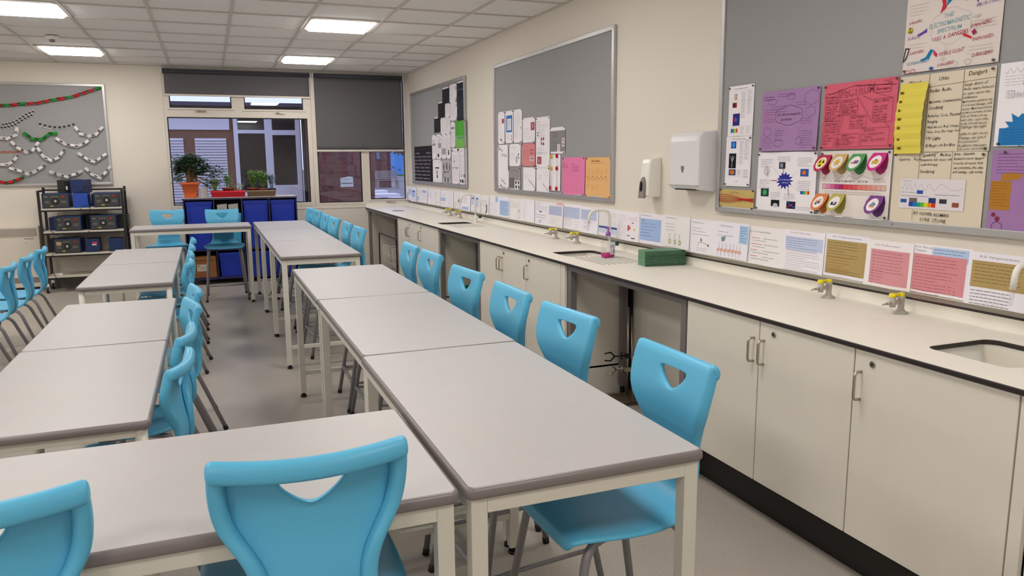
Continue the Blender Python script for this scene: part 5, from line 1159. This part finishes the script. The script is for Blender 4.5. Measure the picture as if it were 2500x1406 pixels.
sh2('grey photocopied sheet with white pictures of dividing cells', 5.79, 5.505, 1.533, 1.741, [('r', .0, .13, 1, .92, '8c888c'), ('t', 'Chromosomes', .12, .24, .018, '585458'), ('t', 'in Mitosis', .2, .36, .018, '585458'), ('r', .8, .42, .98, .74, 'dcd8dc'), ('e', .89, .5, .01, .01, 'a83c50'), ('e', .89, .65, .01, .01, 'a83c50'), ('r', .5, .64, .68, .92, 'dcd8dc'), ('l', [(.59, .68), (.59, .88)], 'a04050', .004), ('L', .08, .5, .55, 7, .011, '706c70')])
sh2('long white sheet with big doodled lettering at the bottom left of the middle board', 7.005, 6.722, 1.223, 1.629, [('t', 'Mitosis', .05, .12, .04, '706c74', -8, .1), ('t', 'gametes', .35, .24, .04, '706c74', -8, .1), ('t', 'Dicot', .3, .84, .036, '706c74', -8, .1), ('t', 'and', .55, .9, .03, '706c74', -8, .1), ('t', 'Monocot', .2, .97, .038, '706c74', -8, .1), ('r', .94, .05, .99, .6, '504c54')], name='poster', cat='poster')
sh2('white sheet titled The Chromosome with small grey pictures', 6.71, 6.426, 1.43, 1.631, [('t', 'The Chromosomes of the', .12, .16, .012, GR), ('t', 'nucleus', .4, .26, .012, GR), ('L', .1, .4, .4, 6, .011, LG), ('e', .8, .48, .012, .01, '584850'), ('e', .82, .62, .012, .01, '706068'), ('r', .6, .55, .7, .85, 'b0a8b0')])
sh2('salmon pink printed sheet in the middle board', 6.397, 6.1, 1.431, 1.629, [('L', .06, .12, .45, 1, .01, '804048', .002), ('L', .06, .24, .55, 8, .012, 'a85c64'), ('e', .7, .3, .009, .01, 'a83040'), ('e', .84, .3, .009, .01, 'a83040'), ('e', .7, .44, .009, .01, 'a83040'), ('e', .84, .44, .009, .01, 'a83040'), ('r', .62, .58, .92, .76, 'dcc8cc'), ('e', .72, .66, .01, .01, 'a83040'), ('e', .84, .66, .01, .01, 'a83040')], col='d88e92')
sh2('dark grey photocopied sheet at the bottom of the middle board', 6.718, 6.432, 1.222, 1.416, [('r', 0, 0, 1, .98, '9c989c'), ('L', .15, .08, .7, 2, .014, '484448', .003), ('L', .15, .26, .7, 4, .012, '605c60'), ('r', .06, .48, .46, .92, '706c70'), ('o', .06, .48, .46, .92, '383438', .002), ('r', .52, .58, .97, .98, 'dcdadc'), ('e', .62, .68, .016, .014, '302c30'), ('e', .84, .68, .016, .014, '302c30'), ('e', .64, .88, .016, .014, '302c30'), ('e', .86, .88, .016, .014, '302c30')])
sh2('white sheet with slanting bold name text, left of two on the bottom row', 6.372, 6.092, 1.221, 1.422, [('t', 'Cell Membrane', .45, .55, .024, '38343c', -26, .05), ('L', .1, .3, .3, 4, .012, GR)], pins=((.96, .03), (.96, .97)), name='poster', cat='poster')
sh2('white sheet with slanting bold text Stem Cell, right of two on the bottom row', 6.074, 5.801, 1.218, 1.42, [('t', 'Stem Cell', .52, .68, .026, '38343c', -30, .05), ('L', .1, .3, .35, 4, .012, GR), ('L', .6, .18, .3, 3, .014, LG)], pins=((.04, .03), (.96, .03)), name='poster', cat='poster')
def tags(e, S, wd, h):
    for u in (.2, .72):
        a = S(u, -.05, .004); b_ = S(u, 1.0, .006); MB().tube([a, ((a[0] + b_[0]) / 2, a[1] - .006, (a[2] + b_[2]) / 2), b_], .0022, 6).build('string', paint('dcd6dc'), e)
    for u, v, c in ((.2, .06, 'd8c038'), (.2, .38, 'd8c038'), (.1, .93, 'b82038'), (.72, .04, 'b82038'), (.72, .38, 'b82038'), (.7, .94, 'b82038')):
        x, y, z = S(u, v, .008); MB().lathe([(.001, -.018), (.009, -.012), (.011, 0), (.009, .012), (.001, .018)], n=12).build('bead', paint(c), e, 0, 2, (x, y, z))
sh2('white sheet with two strings of red and yellow beads', 5.79, 5.59, 1.238, 1.527, [('e', .3, .5, .003, .003, K), ('e', .85, .3, .003, .003, K)], kids=tags, name='poster', cat='poster', pins=())
sh2('bright pink handwritten sheet on the middle board', 5.556, 5.157, 1.215, 1.502, [('t', 'Mitosis', .04, .18, .012, '7c2c70', 0, .05), ('L', .02, .2, .28, 3, .011, '7c2c70', .002), ('t', 'Meiosis', .44, .18, .012, '7c2c70', 0, .05), ('L', .44, .22, .34, 4, .012, '7c2c70', .002), ('l', [(.4, .3), (.4, .9)], 'c05c9c', .0006)] + [('l', [(.02, .36 + .06 * i), (.98, .36 + .06 * i)], 'c05c9c', .0006) for i in range(8)] + [('c', .08 + .1 * i, .87, .012, .014, 'a04890') for i in (0, 2, 4, 6, 8)] + [('l', [(.14 + .2 * i, .87), (.2 + .2 * i, .87)], 'a04890', .0015) for i in range(4)], col='e682b0', name='poster', cat='poster', curl=.006)
sh2('orange handwritten sheet with diagrams at the right end of the middle board', 5.143, 4.743, 1.215, 1.5, [('t', 'Mixed Mode', .22, .12, .026, '906420', 0, .06), ('l', [(.2, .15), (.7, .15)], '906420', .0015)] + [('c', .12 + .17 * (i % 5), .34 + .2 * (i // 5) + .03 * (i % 2), .016, .014, '906828') for i in range(13)] + [('e', .1 + .085 * i, .48 + .05 * (i % 2), .004, .004, '784c18') for i in range(9)], col='e6b47a', name='poster', cat='poster', curl=.006, ph=.4)

# ---------------------------------------------------------------- board by the window
g1 = 'sheets on the notice board by the window'
BK = '2c2a32'
def blk(label, a0, a1, z0, z1): return sh2(label, a0, a1, z0, z1, [('r', 0, .08, 1, 1, BK), ('L', .15, .3, .5, 2, .03, '605e68'), ('L', .1, .6, .7, 4, .03, '403e48')], grp=g1)
blk('black printed sheet, highest of the three stepped black sheets by the window', 8.85, 8.57, 2.135, 2.318)
blk('black printed sheet, middle of the three stepped black sheets by the window', 9.038, 8.758, 1.99, 2.17)
blk('black printed sheet, lowest of the three stepped black sheets by the window', 9.224, 8.96, 1.824, 2.005)
TXT = lambda n=12: [('L', .1, .08, .5, 1, .02, GR, .003), ('L', .1, .2, .8, n, .012, LG, .002)]
sh2('white text sheet with two small black marks at the top of the window board', 8.56, 8.288, 2.13, 2.33, [('L', .1, .2, .5, 5, .02, LG, .002), ('r', .86, .18, .93, .34, K), ('r', .88, .8, .95, .95, K)], grp=g1)
sh2('white text sheet with faint lines, second below the top of the window board', 8.55, 8.285, 1.93, 2.13, [('L', .1, .2, .7, 8, .016, LG, .002), ('r', .86, .1, .93, .26, K), ('r', .88, .8, .95, .95, K)], grp=g1)
sh2('white text sheet beside the middle black sheet on the window board', 8.748, 8.552, 1.972, 2.136, TXT(8), grp=g1)
sh2('tall black printed sheet with white heading at the top right of the window board', 8.273, 7.999, 1.92, 2.335, [('r', 0, .04, 1, 1, '262c38'), ('t', 'Photosynthesis', .12, .22, .018, 'a8acb8', 0, 0, .7), ('L', .12, .4, .3, 1, .02, '9094a0', .004), ('L', .12, .5, .75, 5, .014, '70747c', .002), ('L', .12, .66, .3, 1, .02, '9094a0', .004), ('L', .12, .72, .75, 7, .014, '70747c', .002), ('c', .72, .14, .014, .016, '707880')], grp=g1)
sh2('wide white sheet with two columns of text on the window board', 8.946, 8.545, 1.798, 1.98, [('L', .06, .1, .4, 9, .014, LG, .002), ('L', .54, .08, .38, 8, .014, GR, .002), ('L', .1, .8, .8, 2, .014, LG, .002)], grp=g1)
sh2('narrow white sheet with a lilac bar left of the green poster', 8.54, 8.372, 1.633, 1.917, [('L', .1, .15, .6, 2, .02, LG, .002), ('r', .08, .2, .85, .28, '8088c0'), ('L', .1, .36, .8, 13, .012, LG, .002)], grp=g1)
M_gr = None
sh2('bright green poster with blue lettering on the window board', 8.376, 7.98, 1.627, 1.917, [('r', 0, 0, 1, .55, '58ac40'), ('t', 'PHOTO', .42, .2, .02, '8cc8c0'), ('t', 'Photosynthesis', .24, .66, .034, '3888b0', 0, 0, .6), ('l', [(.5, .24), (.5, .52)], '8cd080', .002), ('e', .45, .76, .006, .006, 'b8d060'), ('e', .55, .77, .006, .006, 'b8d060')], col='7cbc60', grp=g1, name='poster', cat='poster')
for i, (a0, a1, lb) in enumerate(((9.342, 9.158, 'narrow text sheet, first of four above the grey oval poster'), (9.155, 8.925, 'text sheet with a ring drawing, second of four above the grey oval poster'), (8.92, 8.725, 'text sheet with a grey box, third of four above the grey oval poster'), (8.722, 8.548, 'text sheet with a small dark figure, last of four above the grey oval poster'))):
    o = TXT(14)
    if i == 0: o += [('r', .1, .35, .85, .44, '9894a0'), ('e', .4, .25, .01, .014, K)]
    if i == 1: o += [('c', .6, .17, .028, .034, K, 0, .004), ('r', .45, .35, .9, .55, '9c98a0'), ('r', .3, .78, .55, .92, K)]
    if i == 2: o += [('r', .1, .58, .85, .82, 'a4a0a8')]
    if i == 3: o += [('e', .5, .7, .014, .022, '383848'), ('r', .38, .74, .62, .84, '484858')]
    sh2(lb, a0, a1, 1.507, 1.798, o, grp=g1)
per = [('L', .05, .06, .9, 2, .02, '443c44', .004)]
for r_ in range(8):
    for c in range(13):
        if r_ == 0 and 3 < c < 9: continue
        u = .06 + c * .07; v = .16 + r_ * .1; per.append(('r', u, v + .01, u + .028, v + .055, 'a8a4b0' if (c * 7 + r_ * 5) % 4 else '706c78')); per.append(('r', u + .03, v + .02, u + .04, v + .05, '5c5864'))
sh2('black chart with rows of small white figures at the bottom left of the window board', 10.225, 9.342, 1.214, 1.674, per, col='2a262c', grp=g1, name='poster', cat='poster')
sh2('white poster with a small green figure at the bottom of the window board', 9.331, 8.928, 1.218, 1.5, [('t', 'Plants', .08, .14, .018, K), ('t', 'Growth', .72, .12, .018, K), ('r', .28, .32, .7, .38, '285848'), ('L', .06, .25, .2, 8, .014, LG), ('L', .72, .25, .22, 8, .014, LG), ('e', .48, .55, .016, .035, '2c6048'), ('e', .5, .72, .026, .02, '204c3c'), ('L', .1, .88, .8, 2, .014, LG)], grp=g1, name='poster', cat='poster')
ov = []
for x, y in ((.2, .18), (.62, .18), (.85, .2), (.35, .32), (.62, .34), (.82, .36), (.3, .84), (.6, .86), (.86, .86), (.12, .6)): ov.append(('e', x, y, .03, .035, '8c888e'))
sh2('grey shaded poster with dark ovals at the bottom of the window board', 8.926, 8.54, 1.217, 1.5, [('e', .2, .3, .028, .045, '706c70'), ('e', .52, .28, .028, .045, '706c70'), ('e', .82, .32, .026, .045, '706c70'), ('e', .12, .65, .02, .04, '8c888c'), ('e', .88, .68, .02, .04, '8c888c'), ('e', .35, .82, .028, .036, '706c70'), ('e', .64, .84, .028, .036, '706c70'), ('t', 'Meiosis', .2, .54, .036, '403c44', 0, .06, .55)], col='b8b4b8', grp=g1, name='poster', cat='poster')
sh2('tall text sheet with a magazine title, left of the pair below the green poster', 8.527, 8.248, 1.218, 1.623, TXT(24) + [('r', .05, .05, .2, .08, K), ('r', .78, .03, .95, .08, K), ('t', 'GUT TIMES', .06, .56, .024, '38343c', 0, 0, .8), ('r', .3, .33, .4, .39, GR)], grp=g1)
sh2('tall text sheet with small coloured pictures at its foot, below the green poster', 8.243, 7.978, 1.215, 1.623, TXT(20) + [('t', 'Blood', .35, .08, .016, '38343c'), ('t', 'Cells', .1, .2, .014, '38343c'), ('t', 'Facts', .65, .2, .014, '38343c'), ('c', .2, .74, .014, .014, K, 0, .003), ('c', .38, .74, .014, .014, K, 0, .003), ('r', .6, .7, .85, .78, '504c58'), ('r', .1, .84, .28, .92, '38343c'), ('r', .38, .84, .58, .93, '2c4c3c'), ('r', .7, .86, .9, .93, 'c04048')], grp=g1)

# ---------------------------------------------------------------- row of worksheets on the trunking
g0_ = 'printed worksheets taped along the trunking'
BL = 'a9c0e4'; LB = 'c4cfe8'; PK = 'd88c96'; TN = 'b09864'
def hd(s, v=.14, u=.14, sz=.013, c='88848c'): return ('t', s, u, v, sz, c)
def lines(c=GR, v=.26, n=8, w_=.8, u=.1): return ('L', u, v, w_, n, .0135, c, .0018)
rows_ = [
 (10.58, 10.30, 'white worksheet curling out in the far room corner beside the window', [('r', .1, .5, .4, .95, BL), ('r', .55, .2, .95, .6, BL), ('r', .44, .1, .52, .13, K), ('r', .44, .3, .52, .33, K), ('r', .44, .5, .52, .53, K), ('r', .44, .7, .52, .73, K), ('r', .44, .9, .52, .93, K)]),
 (10.30, 10.01, 'worksheet second from the far corner with a blue table top', [('r', .2, .25, .8, .35, '6080c0'), ('r', .2, .35, .8, .7, BL), lines(v=.8, n=2)]),
 (10.01, 9.73, 'worksheet third from the far corner with a small blue box at its lower left', [lines(LG, .2, 5), ('r', .1, .62, .5, .92, BL)]),
 (9.73, 9.45, 'worksheet fourth from the far corner with a blue bar above text lines', [hd('B1.2'), ('r', .1, .2, .75, .34, '9cb0dc'), lines(LG, .42, 6)]),
 (9.45, 9.15, 'worksheet of pale lines with one small box drawing, fifth from the far corner', [hd('B1.3'), lines(LG, .22, 6, .6), ('c', .55, .75, .02, .012, LG)]),
 (9.15, 8.88, 'worksheet with a small wiring-like sketch at the bottom, sixth from the far corner', [hd('B1.4'), lines(LG, .22, 5, .7), ('l', [(.3, .7), (.35, .9), (.7, .75)], K, .002), ('l', [(.6, .85), (.85, .85)], K, .0012)]),
 (8.88, 8.61, 'worksheet with a blue bar across its middle left of the two far gas taps', [hd('B1.5'), lines(LG, .22, 3), ('r', .1, .45, .8, .66, BL), lines(LG, .74, 3)]),
 (8.61, 8.35, 'worksheet with faint scattered diagrams above the far gas taps', [('c', .3, .3, .012, .012, LG), ('c', .7, .25, .012, .012, LG), ('c', .5, .5, .012, .012, LG), ('e', .3, .75, .004, .006, '484450'), ('e', .5, .76, .004, .006, '484450'), ('e', .7, .77, .004, .006, '484450')]),
 (8.35, 8.05, 'worksheet with a small black bar chart above the far gas taps', [hd('B1.6'), ('r', .55, .5, .6, .62, K), ('r', .65, .38, .7, .62, K), ('r', .75, .45, .8, .62, K), ('L', .1, .66, .35, 5, .012, GR), ('L', .5, .68, .35, 5, .012, GR)]),
 (8.05, 7.73, 'worksheet with a blue bar at its foot behind the far water tap spout', [hd('B1.7'), lines(GR, .25, 5, .6), ('r', .15, .78, .85, .94, BL)]),
 (7.73, 7.47, 'worksheet with a two-column blue table behind the far water tap neck', [('r', .1, .22, .4, .32, '6080c0'), ('r', .55, .22, .9, .32, '6080c0'), ('r', .1, .32, .4, .62, LB), ('r', .55, .32, .9, .7, LB)]),
 (7.47, 7.16, 'worksheet with a black curved arrow just right of the far water tap', [hd('B1.9'), lines(GR, .28, 5, .7), ('p', [(.7, .45), (.8, .5), (.82, .75), (.74, .95), (.66, .93), (.74, .75), (.72, .55)], K)]),
 (7.16, 6.88, 'worksheet of text lines with a small blue box at the top right', [hd('B1.10', .2), ('r', .62, .03, .88, .3, BL), lines(LG, .36, 9)]),
 (6.88, 6.60, 'worksheet almost filled by a tall blue box under the middle notice board', [hd('B1.11', .1), ('r', .1, .2, .92, .92, BL), ('L', .14, .28, .7, 9, .0135, '5870a0', .0018)]),
 (6.60, 6.29, 'worksheet with a small triangle and box diagram', [hd('B1.12'), lines(GR, .22, 4, .7), ('o', .62, .6, .84, .9, K, .0015), ('p', [(.73, .45), (.64, .6), (.82, .6)], 'c0bcc4'), ('l', [(.73, .6), (.73, .9)], K, .0015)]),
 (6.29, 6.02, 'worksheet with a short list of reddish lines', [hd('B1.13', .12), ('L', .1, .22, .5, 1, .012, GR), ('L', .1, .34, .25, 9, .0135, 'b88c94', .0018)]),
 (6.02, 5.72, 'worksheet with letter E diagrams at its foot', [hd('Photosynthesis', .12), lines(GR, .22, 3), ('r', .35, .42, .52, .46, K), ('L', .12, .58, .7, 2, .02, GR, .003), ('t', 'E E', .35, .92, .036, '605c64')]),
 (5.72, 5.44, 'worksheet with a lilac block and a pink tab at its top', [('r', .06, .14, .92, .52, 'b8c0e0'), ('r', .55, -.02, .95, .1, 'e8b8c4'), ('L', .1, .18, .78, 6, .012, '8088b0', .0015), ('L', .1, .6, .7, 5, .0135, LG)]),
 (5.44, 5.15, 'worksheet with a lilac block above small branching sketches', [('r', .04, .12, .94, .56, 'bcc6e4'), ('L', .08, .16, .82, 8, .012, '8088b0', .0015), ('L', .06, .62, .5, 5, .013, GR), ('l', [(.68, .68), (.9, .68)], 'a05870'), ('l', [(.7, .8), (.9, .8)], 'a05870'), ('l', [(.7, .92), (.9, .9)], 'a05870')]),
 (5.15, 4.86, 'worksheet with a lilac block above a reddish molecule drawing', [('r', .06, .12, .9, .5, 'bcc6e4'), ('L', .1, .16, .76, 7, .012, '8088b0', .0015)] + [('c', .3 + .09 * (i % 4), .62 + .08 * (i // 2), .007, .007, '9c5c60') for i in range(7)] + [('l', [(.3, .86), (.5, .62), (.7, .6)], '9c5c60')]),
 (4.86, 4.57, 'worksheet with a dark blue table behind the soap bottle pump', [('t', 'Chromosomes', .3, .12, .01, GR), ('L', .06, .18, .85, 7, .0135, GR), ('r', .05, .66, .92, .73, '3c5098'), ('r', .05, .73, .92, .92, 'ccd4ec'), ('L', .08, .76, .7, 2, .014, '6878a8')]),
 (4.57, 4.30, 'worksheet with a red leaf-like diagram right of the middle water tap', [('L', .06, .16, .38, 9, .016, GR), ('L', .52, .2, .4, 2, .014, 'b07880'), ('p', [(.5, .5), (.56, .44), (.66, .56), (.52, .68)], 'cc5850'), ('e', .8, .6, .008, .008, 'd8b850'), ('r', .52, .8, .64, .83, 'c04850'), ('r', .68, .36, .76, .39, 'c04850'), ('r', .7, .88, .84, .91, '383c60')]),
 (4.30, 4.01, 'worksheet headed Plant Hormones almost filled by a blue box', [hd('B1.18 Plant Hormones', .1, .1, .0125), ('r', .06, .18, .88, .9, 'a4bce4'), ('L', .1, .24, .2, 1, .01, '38488c', .003)] + [('L', .09, .34 + .1 * i, .66, 1, .01, '5c74ac', .0022) for i in range(5)]),
 (4.01, 3.74, 'worksheet headed Plant Hormones with three yellow seedlings, behind the green towels', [hd('B1.18 Plant Hormones', .1, .12, .0125), ('L', .1, .26, .6, 1, .01, GR, .002), ('L', .1, .36, .65, 1, .01, GR, .002), ('L', .1, .46, .5, 1, .01, GR, .002)] + [q for i in range(3) for q in (('c', .28 + .2 * i, .82, .011, .011, 'a09028', 0, .005), ('l', [(.28 + .2 * i, .76), (.24 + .2 * i, .6), (.3 + .2 * i, .56)], '4c4a30', .0016))]),
 (3.74, 3.49, 'worksheet headed Plant Hormones with one bent yellow seedling', [hd('B1.18 Plant Hormones', .12, .1, .0125), ('L', .1, .26, .6, 1, .01, GR, .002), ('L', .1, .35, .65, 1, .01, GR, .002), ('L', .1, .44, .75, 1, .01, GR, .002), ('l', [(.36, .78), (.4, .66), (.6, .68), (.72, .74)], 'b8a848', .003), ('p', [(.46, .66), (.45, .52), (.5, .6)], '584838'), ('p', [(.68, .72), (.74, .7), (.74, .78)], '584838'), ('L', .3, .84, .4, 2, .012, GR)]),
 (3.49, 3.21, 'worksheet headed Plant Hormones with a row of curved shoots and a blue note', [hd('1.8 Plant Hormones', .14, .14, .0135), ('r', .72, .06, .98, .55, 'a8c4e8'), ('L', .75, .12, .18, 6, .0135, '486088', .002), ('L', .1, .28, .5, 1, .01, GR, .002), ('L', .1, .38, .6, 1, .01, GR, .002), ('p', [(.22, .44), (.34, .4), (.32, .54), (.24, .56)], '78908c'), ('r', .12, .76, .82, .84, 'e4b8a8')] + [('l', [(.16 + .1 * i, .96), (.14 + .1 * i, .84), (.18 + .1 * i, .72), (.17 + .1 * i, .6)], '806458', .0016) for i in range(7)]),
 (3.21, 2.95, 'worksheet headed Uses of plant Hormones with red starting words', [hd('B1.19 Uses of plant Hormones', .16, .04, .0125)] + [q for i in range(4) for q in (('L', .1, .3 + .16 * i, .28, 1, .01, 'c05860', .0026), ('L', .42, .3 + .16 * i, .5, 1, .01, GR, .002), ('L', .12, .37 + .16 * i, .6, 1, .01, GR, .002))]),
 (2.95, 2.69, 'worksheet with a pale blue block across its top', [('t', 'B1.20 and 1.21: Effects of drugs', .18, .08, .01, GR), ('r', .06, .16, .96, .48, 'c0cce8'), ('L', .08, .2, .8, 6, .011, '7880a0', .002), ('L', .08, .52, .85, 10, .0105, GR, .0012)]),
 (2.69, 2.44, 'worksheet almost filled by a brown tan block, above a gas tap', [('t', 'B1.21 - The damage caused by smoking', .2, .08, .01, GR), ('r', .08, .14, .97, .93, TN), ('L', .11, .2, .7, 6, .0125, '705c38', .0018), ('L', .11, .54, .5, 6, .0125, 'a06840', .0018), ('L', .11, .84, .8, 2, .0125, '705c38', .0018)]),
 (2.44, 2.22, 'worksheet almost filled by a pink block, left of the two pink ones', [('t', 'B1.22 - The effects of alcohol', .18, .12, .0105, GR), ('r', .1, .2, .93, .94, 'd4949c'), ('L', .13, .26, .7, 7, .013, '985058', .0018), ('L', .13, .66, .3, 5, .0125, '985058', .0018)]),
 (2.22, 1.97, 'worksheet with a pink block and a blue box above it, beside a tan one', [('t', 'B1.24 - Ethics and', .06, .08, .011, GR), ('t', 'Transplants', .06, .15, .011, GR), ('r', .36, .04, .96, .3, 'b4c8e8'), ('L', .39, .08, .5, 3, .012, '58709c', .002), ('r', .04, .2, .93, .95, 'd48c94'), ('L', .07, .27, .75, 14, .0125, '985058', .0018)]),
 (1.97, 1.72, 'worksheet with a tan block above bullet lines, curling at the right picture edge', [('t', 'B1.25 - Pathogens and Infection', .16, .1, .0115, GR), ('r', .06, .16, .98, .66, 'b09864'), ('L', .1, .22, .7, 6, .0125, '705c38', .0018), ('L', .08, .72, .6, 5, .012, '605c64', .002)]),
 (1.72, 1.44, 'plain white worksheet beyond the right edge of the picture', [lines()]),
]
for i, (a0, a1, lb, ops) in enumerate(rows_):
    ex = .012 if i % 2 else 0; dz = (.004, -.006, 0, .007, -.003)[i % 5]
    paper('worksheet', lb, 'worksheet', g0_, 'R', a0 + .004, a1 - .006, .955 + dz * .6, 1.146 + dz * .5, ('eeeaf2', 'eae8f2', 'ece8ea')[i % 3], ops, curl=.005 + .006 * ((i * 7) % 4) / 3, ph=(i * .37) % 1, depth=.0575 + (.0035 if i % 2 else 0))

# ---------------------------------------------------------------- paper chains on the far board
RD, GN, WT = 'c02430', '2c8a3c', 'e2dedf'
def chain(label, pts, cols, ln=.054, wdt=.029, amp=1):
    e = thing('paper_chain', label, 'paper chain', (pts[0][0], D - .034, pts[0][1]), 0, 'paper chains on the far board')
    P = [Vector((x - pts[0][0], 0, z - pts[0][1])) for x, z in pts]; seg = [(b_ - a).length for a, b_ in zip(P[:-1], P[1:])]; tot = sum(seg); n = max(3, round(tot / (ln * .74)))
    def at_(s):
        for a, b_, l in zip(P[:-1], P[1:], seg):
            if s <= l or l is seg[-1]: return a.lerp(b_, min(1, s / l)), (b_ - a).normalized()
            s -= l
        return P[-1], (P[-1] - P[-2]).normalized()
    for i in range(n):
        c, t = at_(tot * (i + .5) / n); o_ = Vector((0, -1, 0)); pr_ = t.cross(o_).normalized()
        ang = R(0 if i % 2 == 0 else 90) + R(random.uniform(-25, 25)); A = (o_ * math.cos(ang) + pr_ * math.sin(ang)); B_ = (pr_ * math.cos(ang) - o_ * math.sin(ang))
        m_ = 16; vs = []
        for k in range(m_):
            a = 2 * math.pi * k / m_; ct, st = math.cos(a), math.sin(a); q = c + t * (ln / 2) * (abs(ct) ** .7) * (1 if ct > 0 else -1) + A * .013 * (abs(st) ** .8) * (1 if st > 0 else -1)
            vs += [q + B_ * wdt / 2, q - B_ * wdt / 2]
        b = MB(); b.add(vs, [(2 * k, 2 * ((k + 1) % m_), 2 * ((k + 1) % m_) + 1, 2 * k + 1) for k in range(m_)], False)
        l = b.build('paper_link', paint(cols[i % len(cols)]), e, fix=False); s = l.modifiers.new('s', 'SOLIDIFY'); s.thickness = .0008
    return e
chain('long red and green paper chain sweeping up to the top right corner of the board', [(-2.75, 2.33), (-2.5, 2.22), (-2.3, 2.165), (-2.169, 2.155), (-2.068, 2.16), (-1.95, 2.176), (-1.79, 2.189), (-1.635, 2.227), (-1.544, 2.244), (-1.405, 2.277), (-1.244, 2.336), (-1.129, 2.38)], [RD, GN, RD, GN, GN, RD, RD, GN, GN, RD, RD, GN], .056, .03)
chain('bright green paper chain in the middle of the board', [(-1.964, 1.843), (-1.883, 1.773), (-1.784, 1.773), (-1.708, 1.834), (-1.626, 1.844)], [GN, GN, '248c30'], .056, .032)
chain('red and green paper chain at the bottom left of the board', [(-2.5, 1.36), (-2.38, 1.31), (-2.255, 1.285), (-2.196, 1.268), (-2.115, 1.289), (-2.013, 1.338)], [RD, GN, RD, GN], .056, .03)
for pts, l in (([(-2.36, 1.86), (-2.28, 1.81), (-2.204, 1.79), (-2.128, 1.782), (-2.045, 1.822), (-2.024, 1.902)], 'white paper chain at the left edge, highest of those cut by the picture edge'),
               ([(-2.097, 1.742), (-2.043, 1.672), (-1.959, 1.627), (-1.886, 1.652), (-1.825, 1.733)], 'white paper chain hanging below the bright green one'),
               ([(-1.64, 1.784), (-1.538, 1.712), (-1.43, 1.692), (-1.334, 1.733), (-1.274, 1.785)], 'white paper chain hanging from the one at the upper right'),
               ([(-1.428, 1.917), (-1.38, 1.836), (-1.289, 1.815), (-1.213, 1.836), (-1.141, 1.919)], 'white paper chain at the upper right of the board'),
               ([(-1.839, 1.672), (-1.786, 1.57), (-1.71, 1.519), (-1.624, 1.569), (-1.561, 1.656)], 'deeply hanging white paper chain in the middle of the board'),
               ([(-1.419, 1.609), (-1.332, 1.537), (-1.26, 1.505), (-1.19, 1.556), (-1.13, 1.598)], 'white paper chain at the right side, between the highest and lowest ones'),
               ([(-2.36, 1.55), (-2.3, 1.5), (-2.236, 1.483), (-2.158, 1.482), (-2.091, 1.532), (-2.042, 1.592)], 'white paper chain at the left edge below the orange lettering'),
               ([(-2.144, 1.441), (-2.051, 1.41), (-1.957, 1.368), (-1.873, 1.408), (-1.782, 1.473)], 'white paper chain just above the lower red and green one'),
               ([(-1.74, 1.396), (-1.661, 1.364), (-1.572, 1.332), (-1.468, 1.362), (-1.409, 1.402)], 'white paper chain behind the topmost blue box of the rack'),
               ([(-1.36, 1.433), (-1.301, 1.359), (-1.22, 1.316), (-1.149, 1.378), (-1.095, 1.451)], 'white paper chain at the bottom right corner of the board')):
    chain(l, pts, [WT], .054, .03)
e = thing('molecule_garland', 'garland of small black and white cut-out molecules at the left of the board', 'garland', (-2.16, D - .024, 1.92))
bb, ww = MB(), MB()
for k in range(20):
    t = k / 19; x = -.02 + .33 * t; z = .02 - .02 * math.sin(t * 5) + .13 * t + (.0 if k % 2 else -.035)
    bb.box(x - .008, -.004, z - .008, x + .008, 0, z + .008)
    for s_ in (-1, 1): ww.box(x - .005 + .006 * s_, -.003, z + s_ * .016 - .004, x + .005 + .006 * s_, 0, z + s_ * .016 + .006)
bb.build('black_card', paint('201e22'), e); ww.build('white_card', paint('e4e0e2'), e)
e = thing('dotted_garland', 'sagging string of small black squares with pale blue bits on the board', 'garland', (-1.79, D - .024, 1.93))
bb, ww, cc = MB(), MB(), MB()
for k in range(8):
    t = k / 7; x = .345 * t; z = .02 - .035 * math.sin(t * math.pi)
    bb.box(x - .012, -.004, z - .008, x + .012, 0, z + .008)
    (cc if 2 < k else ww).box(x - .01, -.003, z - .03, x + .006, 0, z - .018)
bb.build('black_card', paint('201e22'), e); ww.build('white_card', paint('e4e0e2'), e); cc.build('blue_card', paint('80a0b0'), e)
e = thing('orange_garland', 'small orange cut-out letters at the left edge of the board', 'garland', (-2.24, D - .022, 1.62))
b = MB()
for k in range(9): x = .024 * k; b.box(x, -.003, -.008 + .006 * (k % 3), x + .016, 0, .006 + .006 * (k % 3)); b.box(x + .004, -.003, .006, x + .008, 0, .022)
b.build('orange_card', paint('cc6038'), e)

# things without a group label of their own keep none; top-level sanity
for o in bpy.data.objects:
    if o.parent is None and o.get('kind') == 'structure':
        for k in ('label', 'category'):
            if k in o: del o[k]
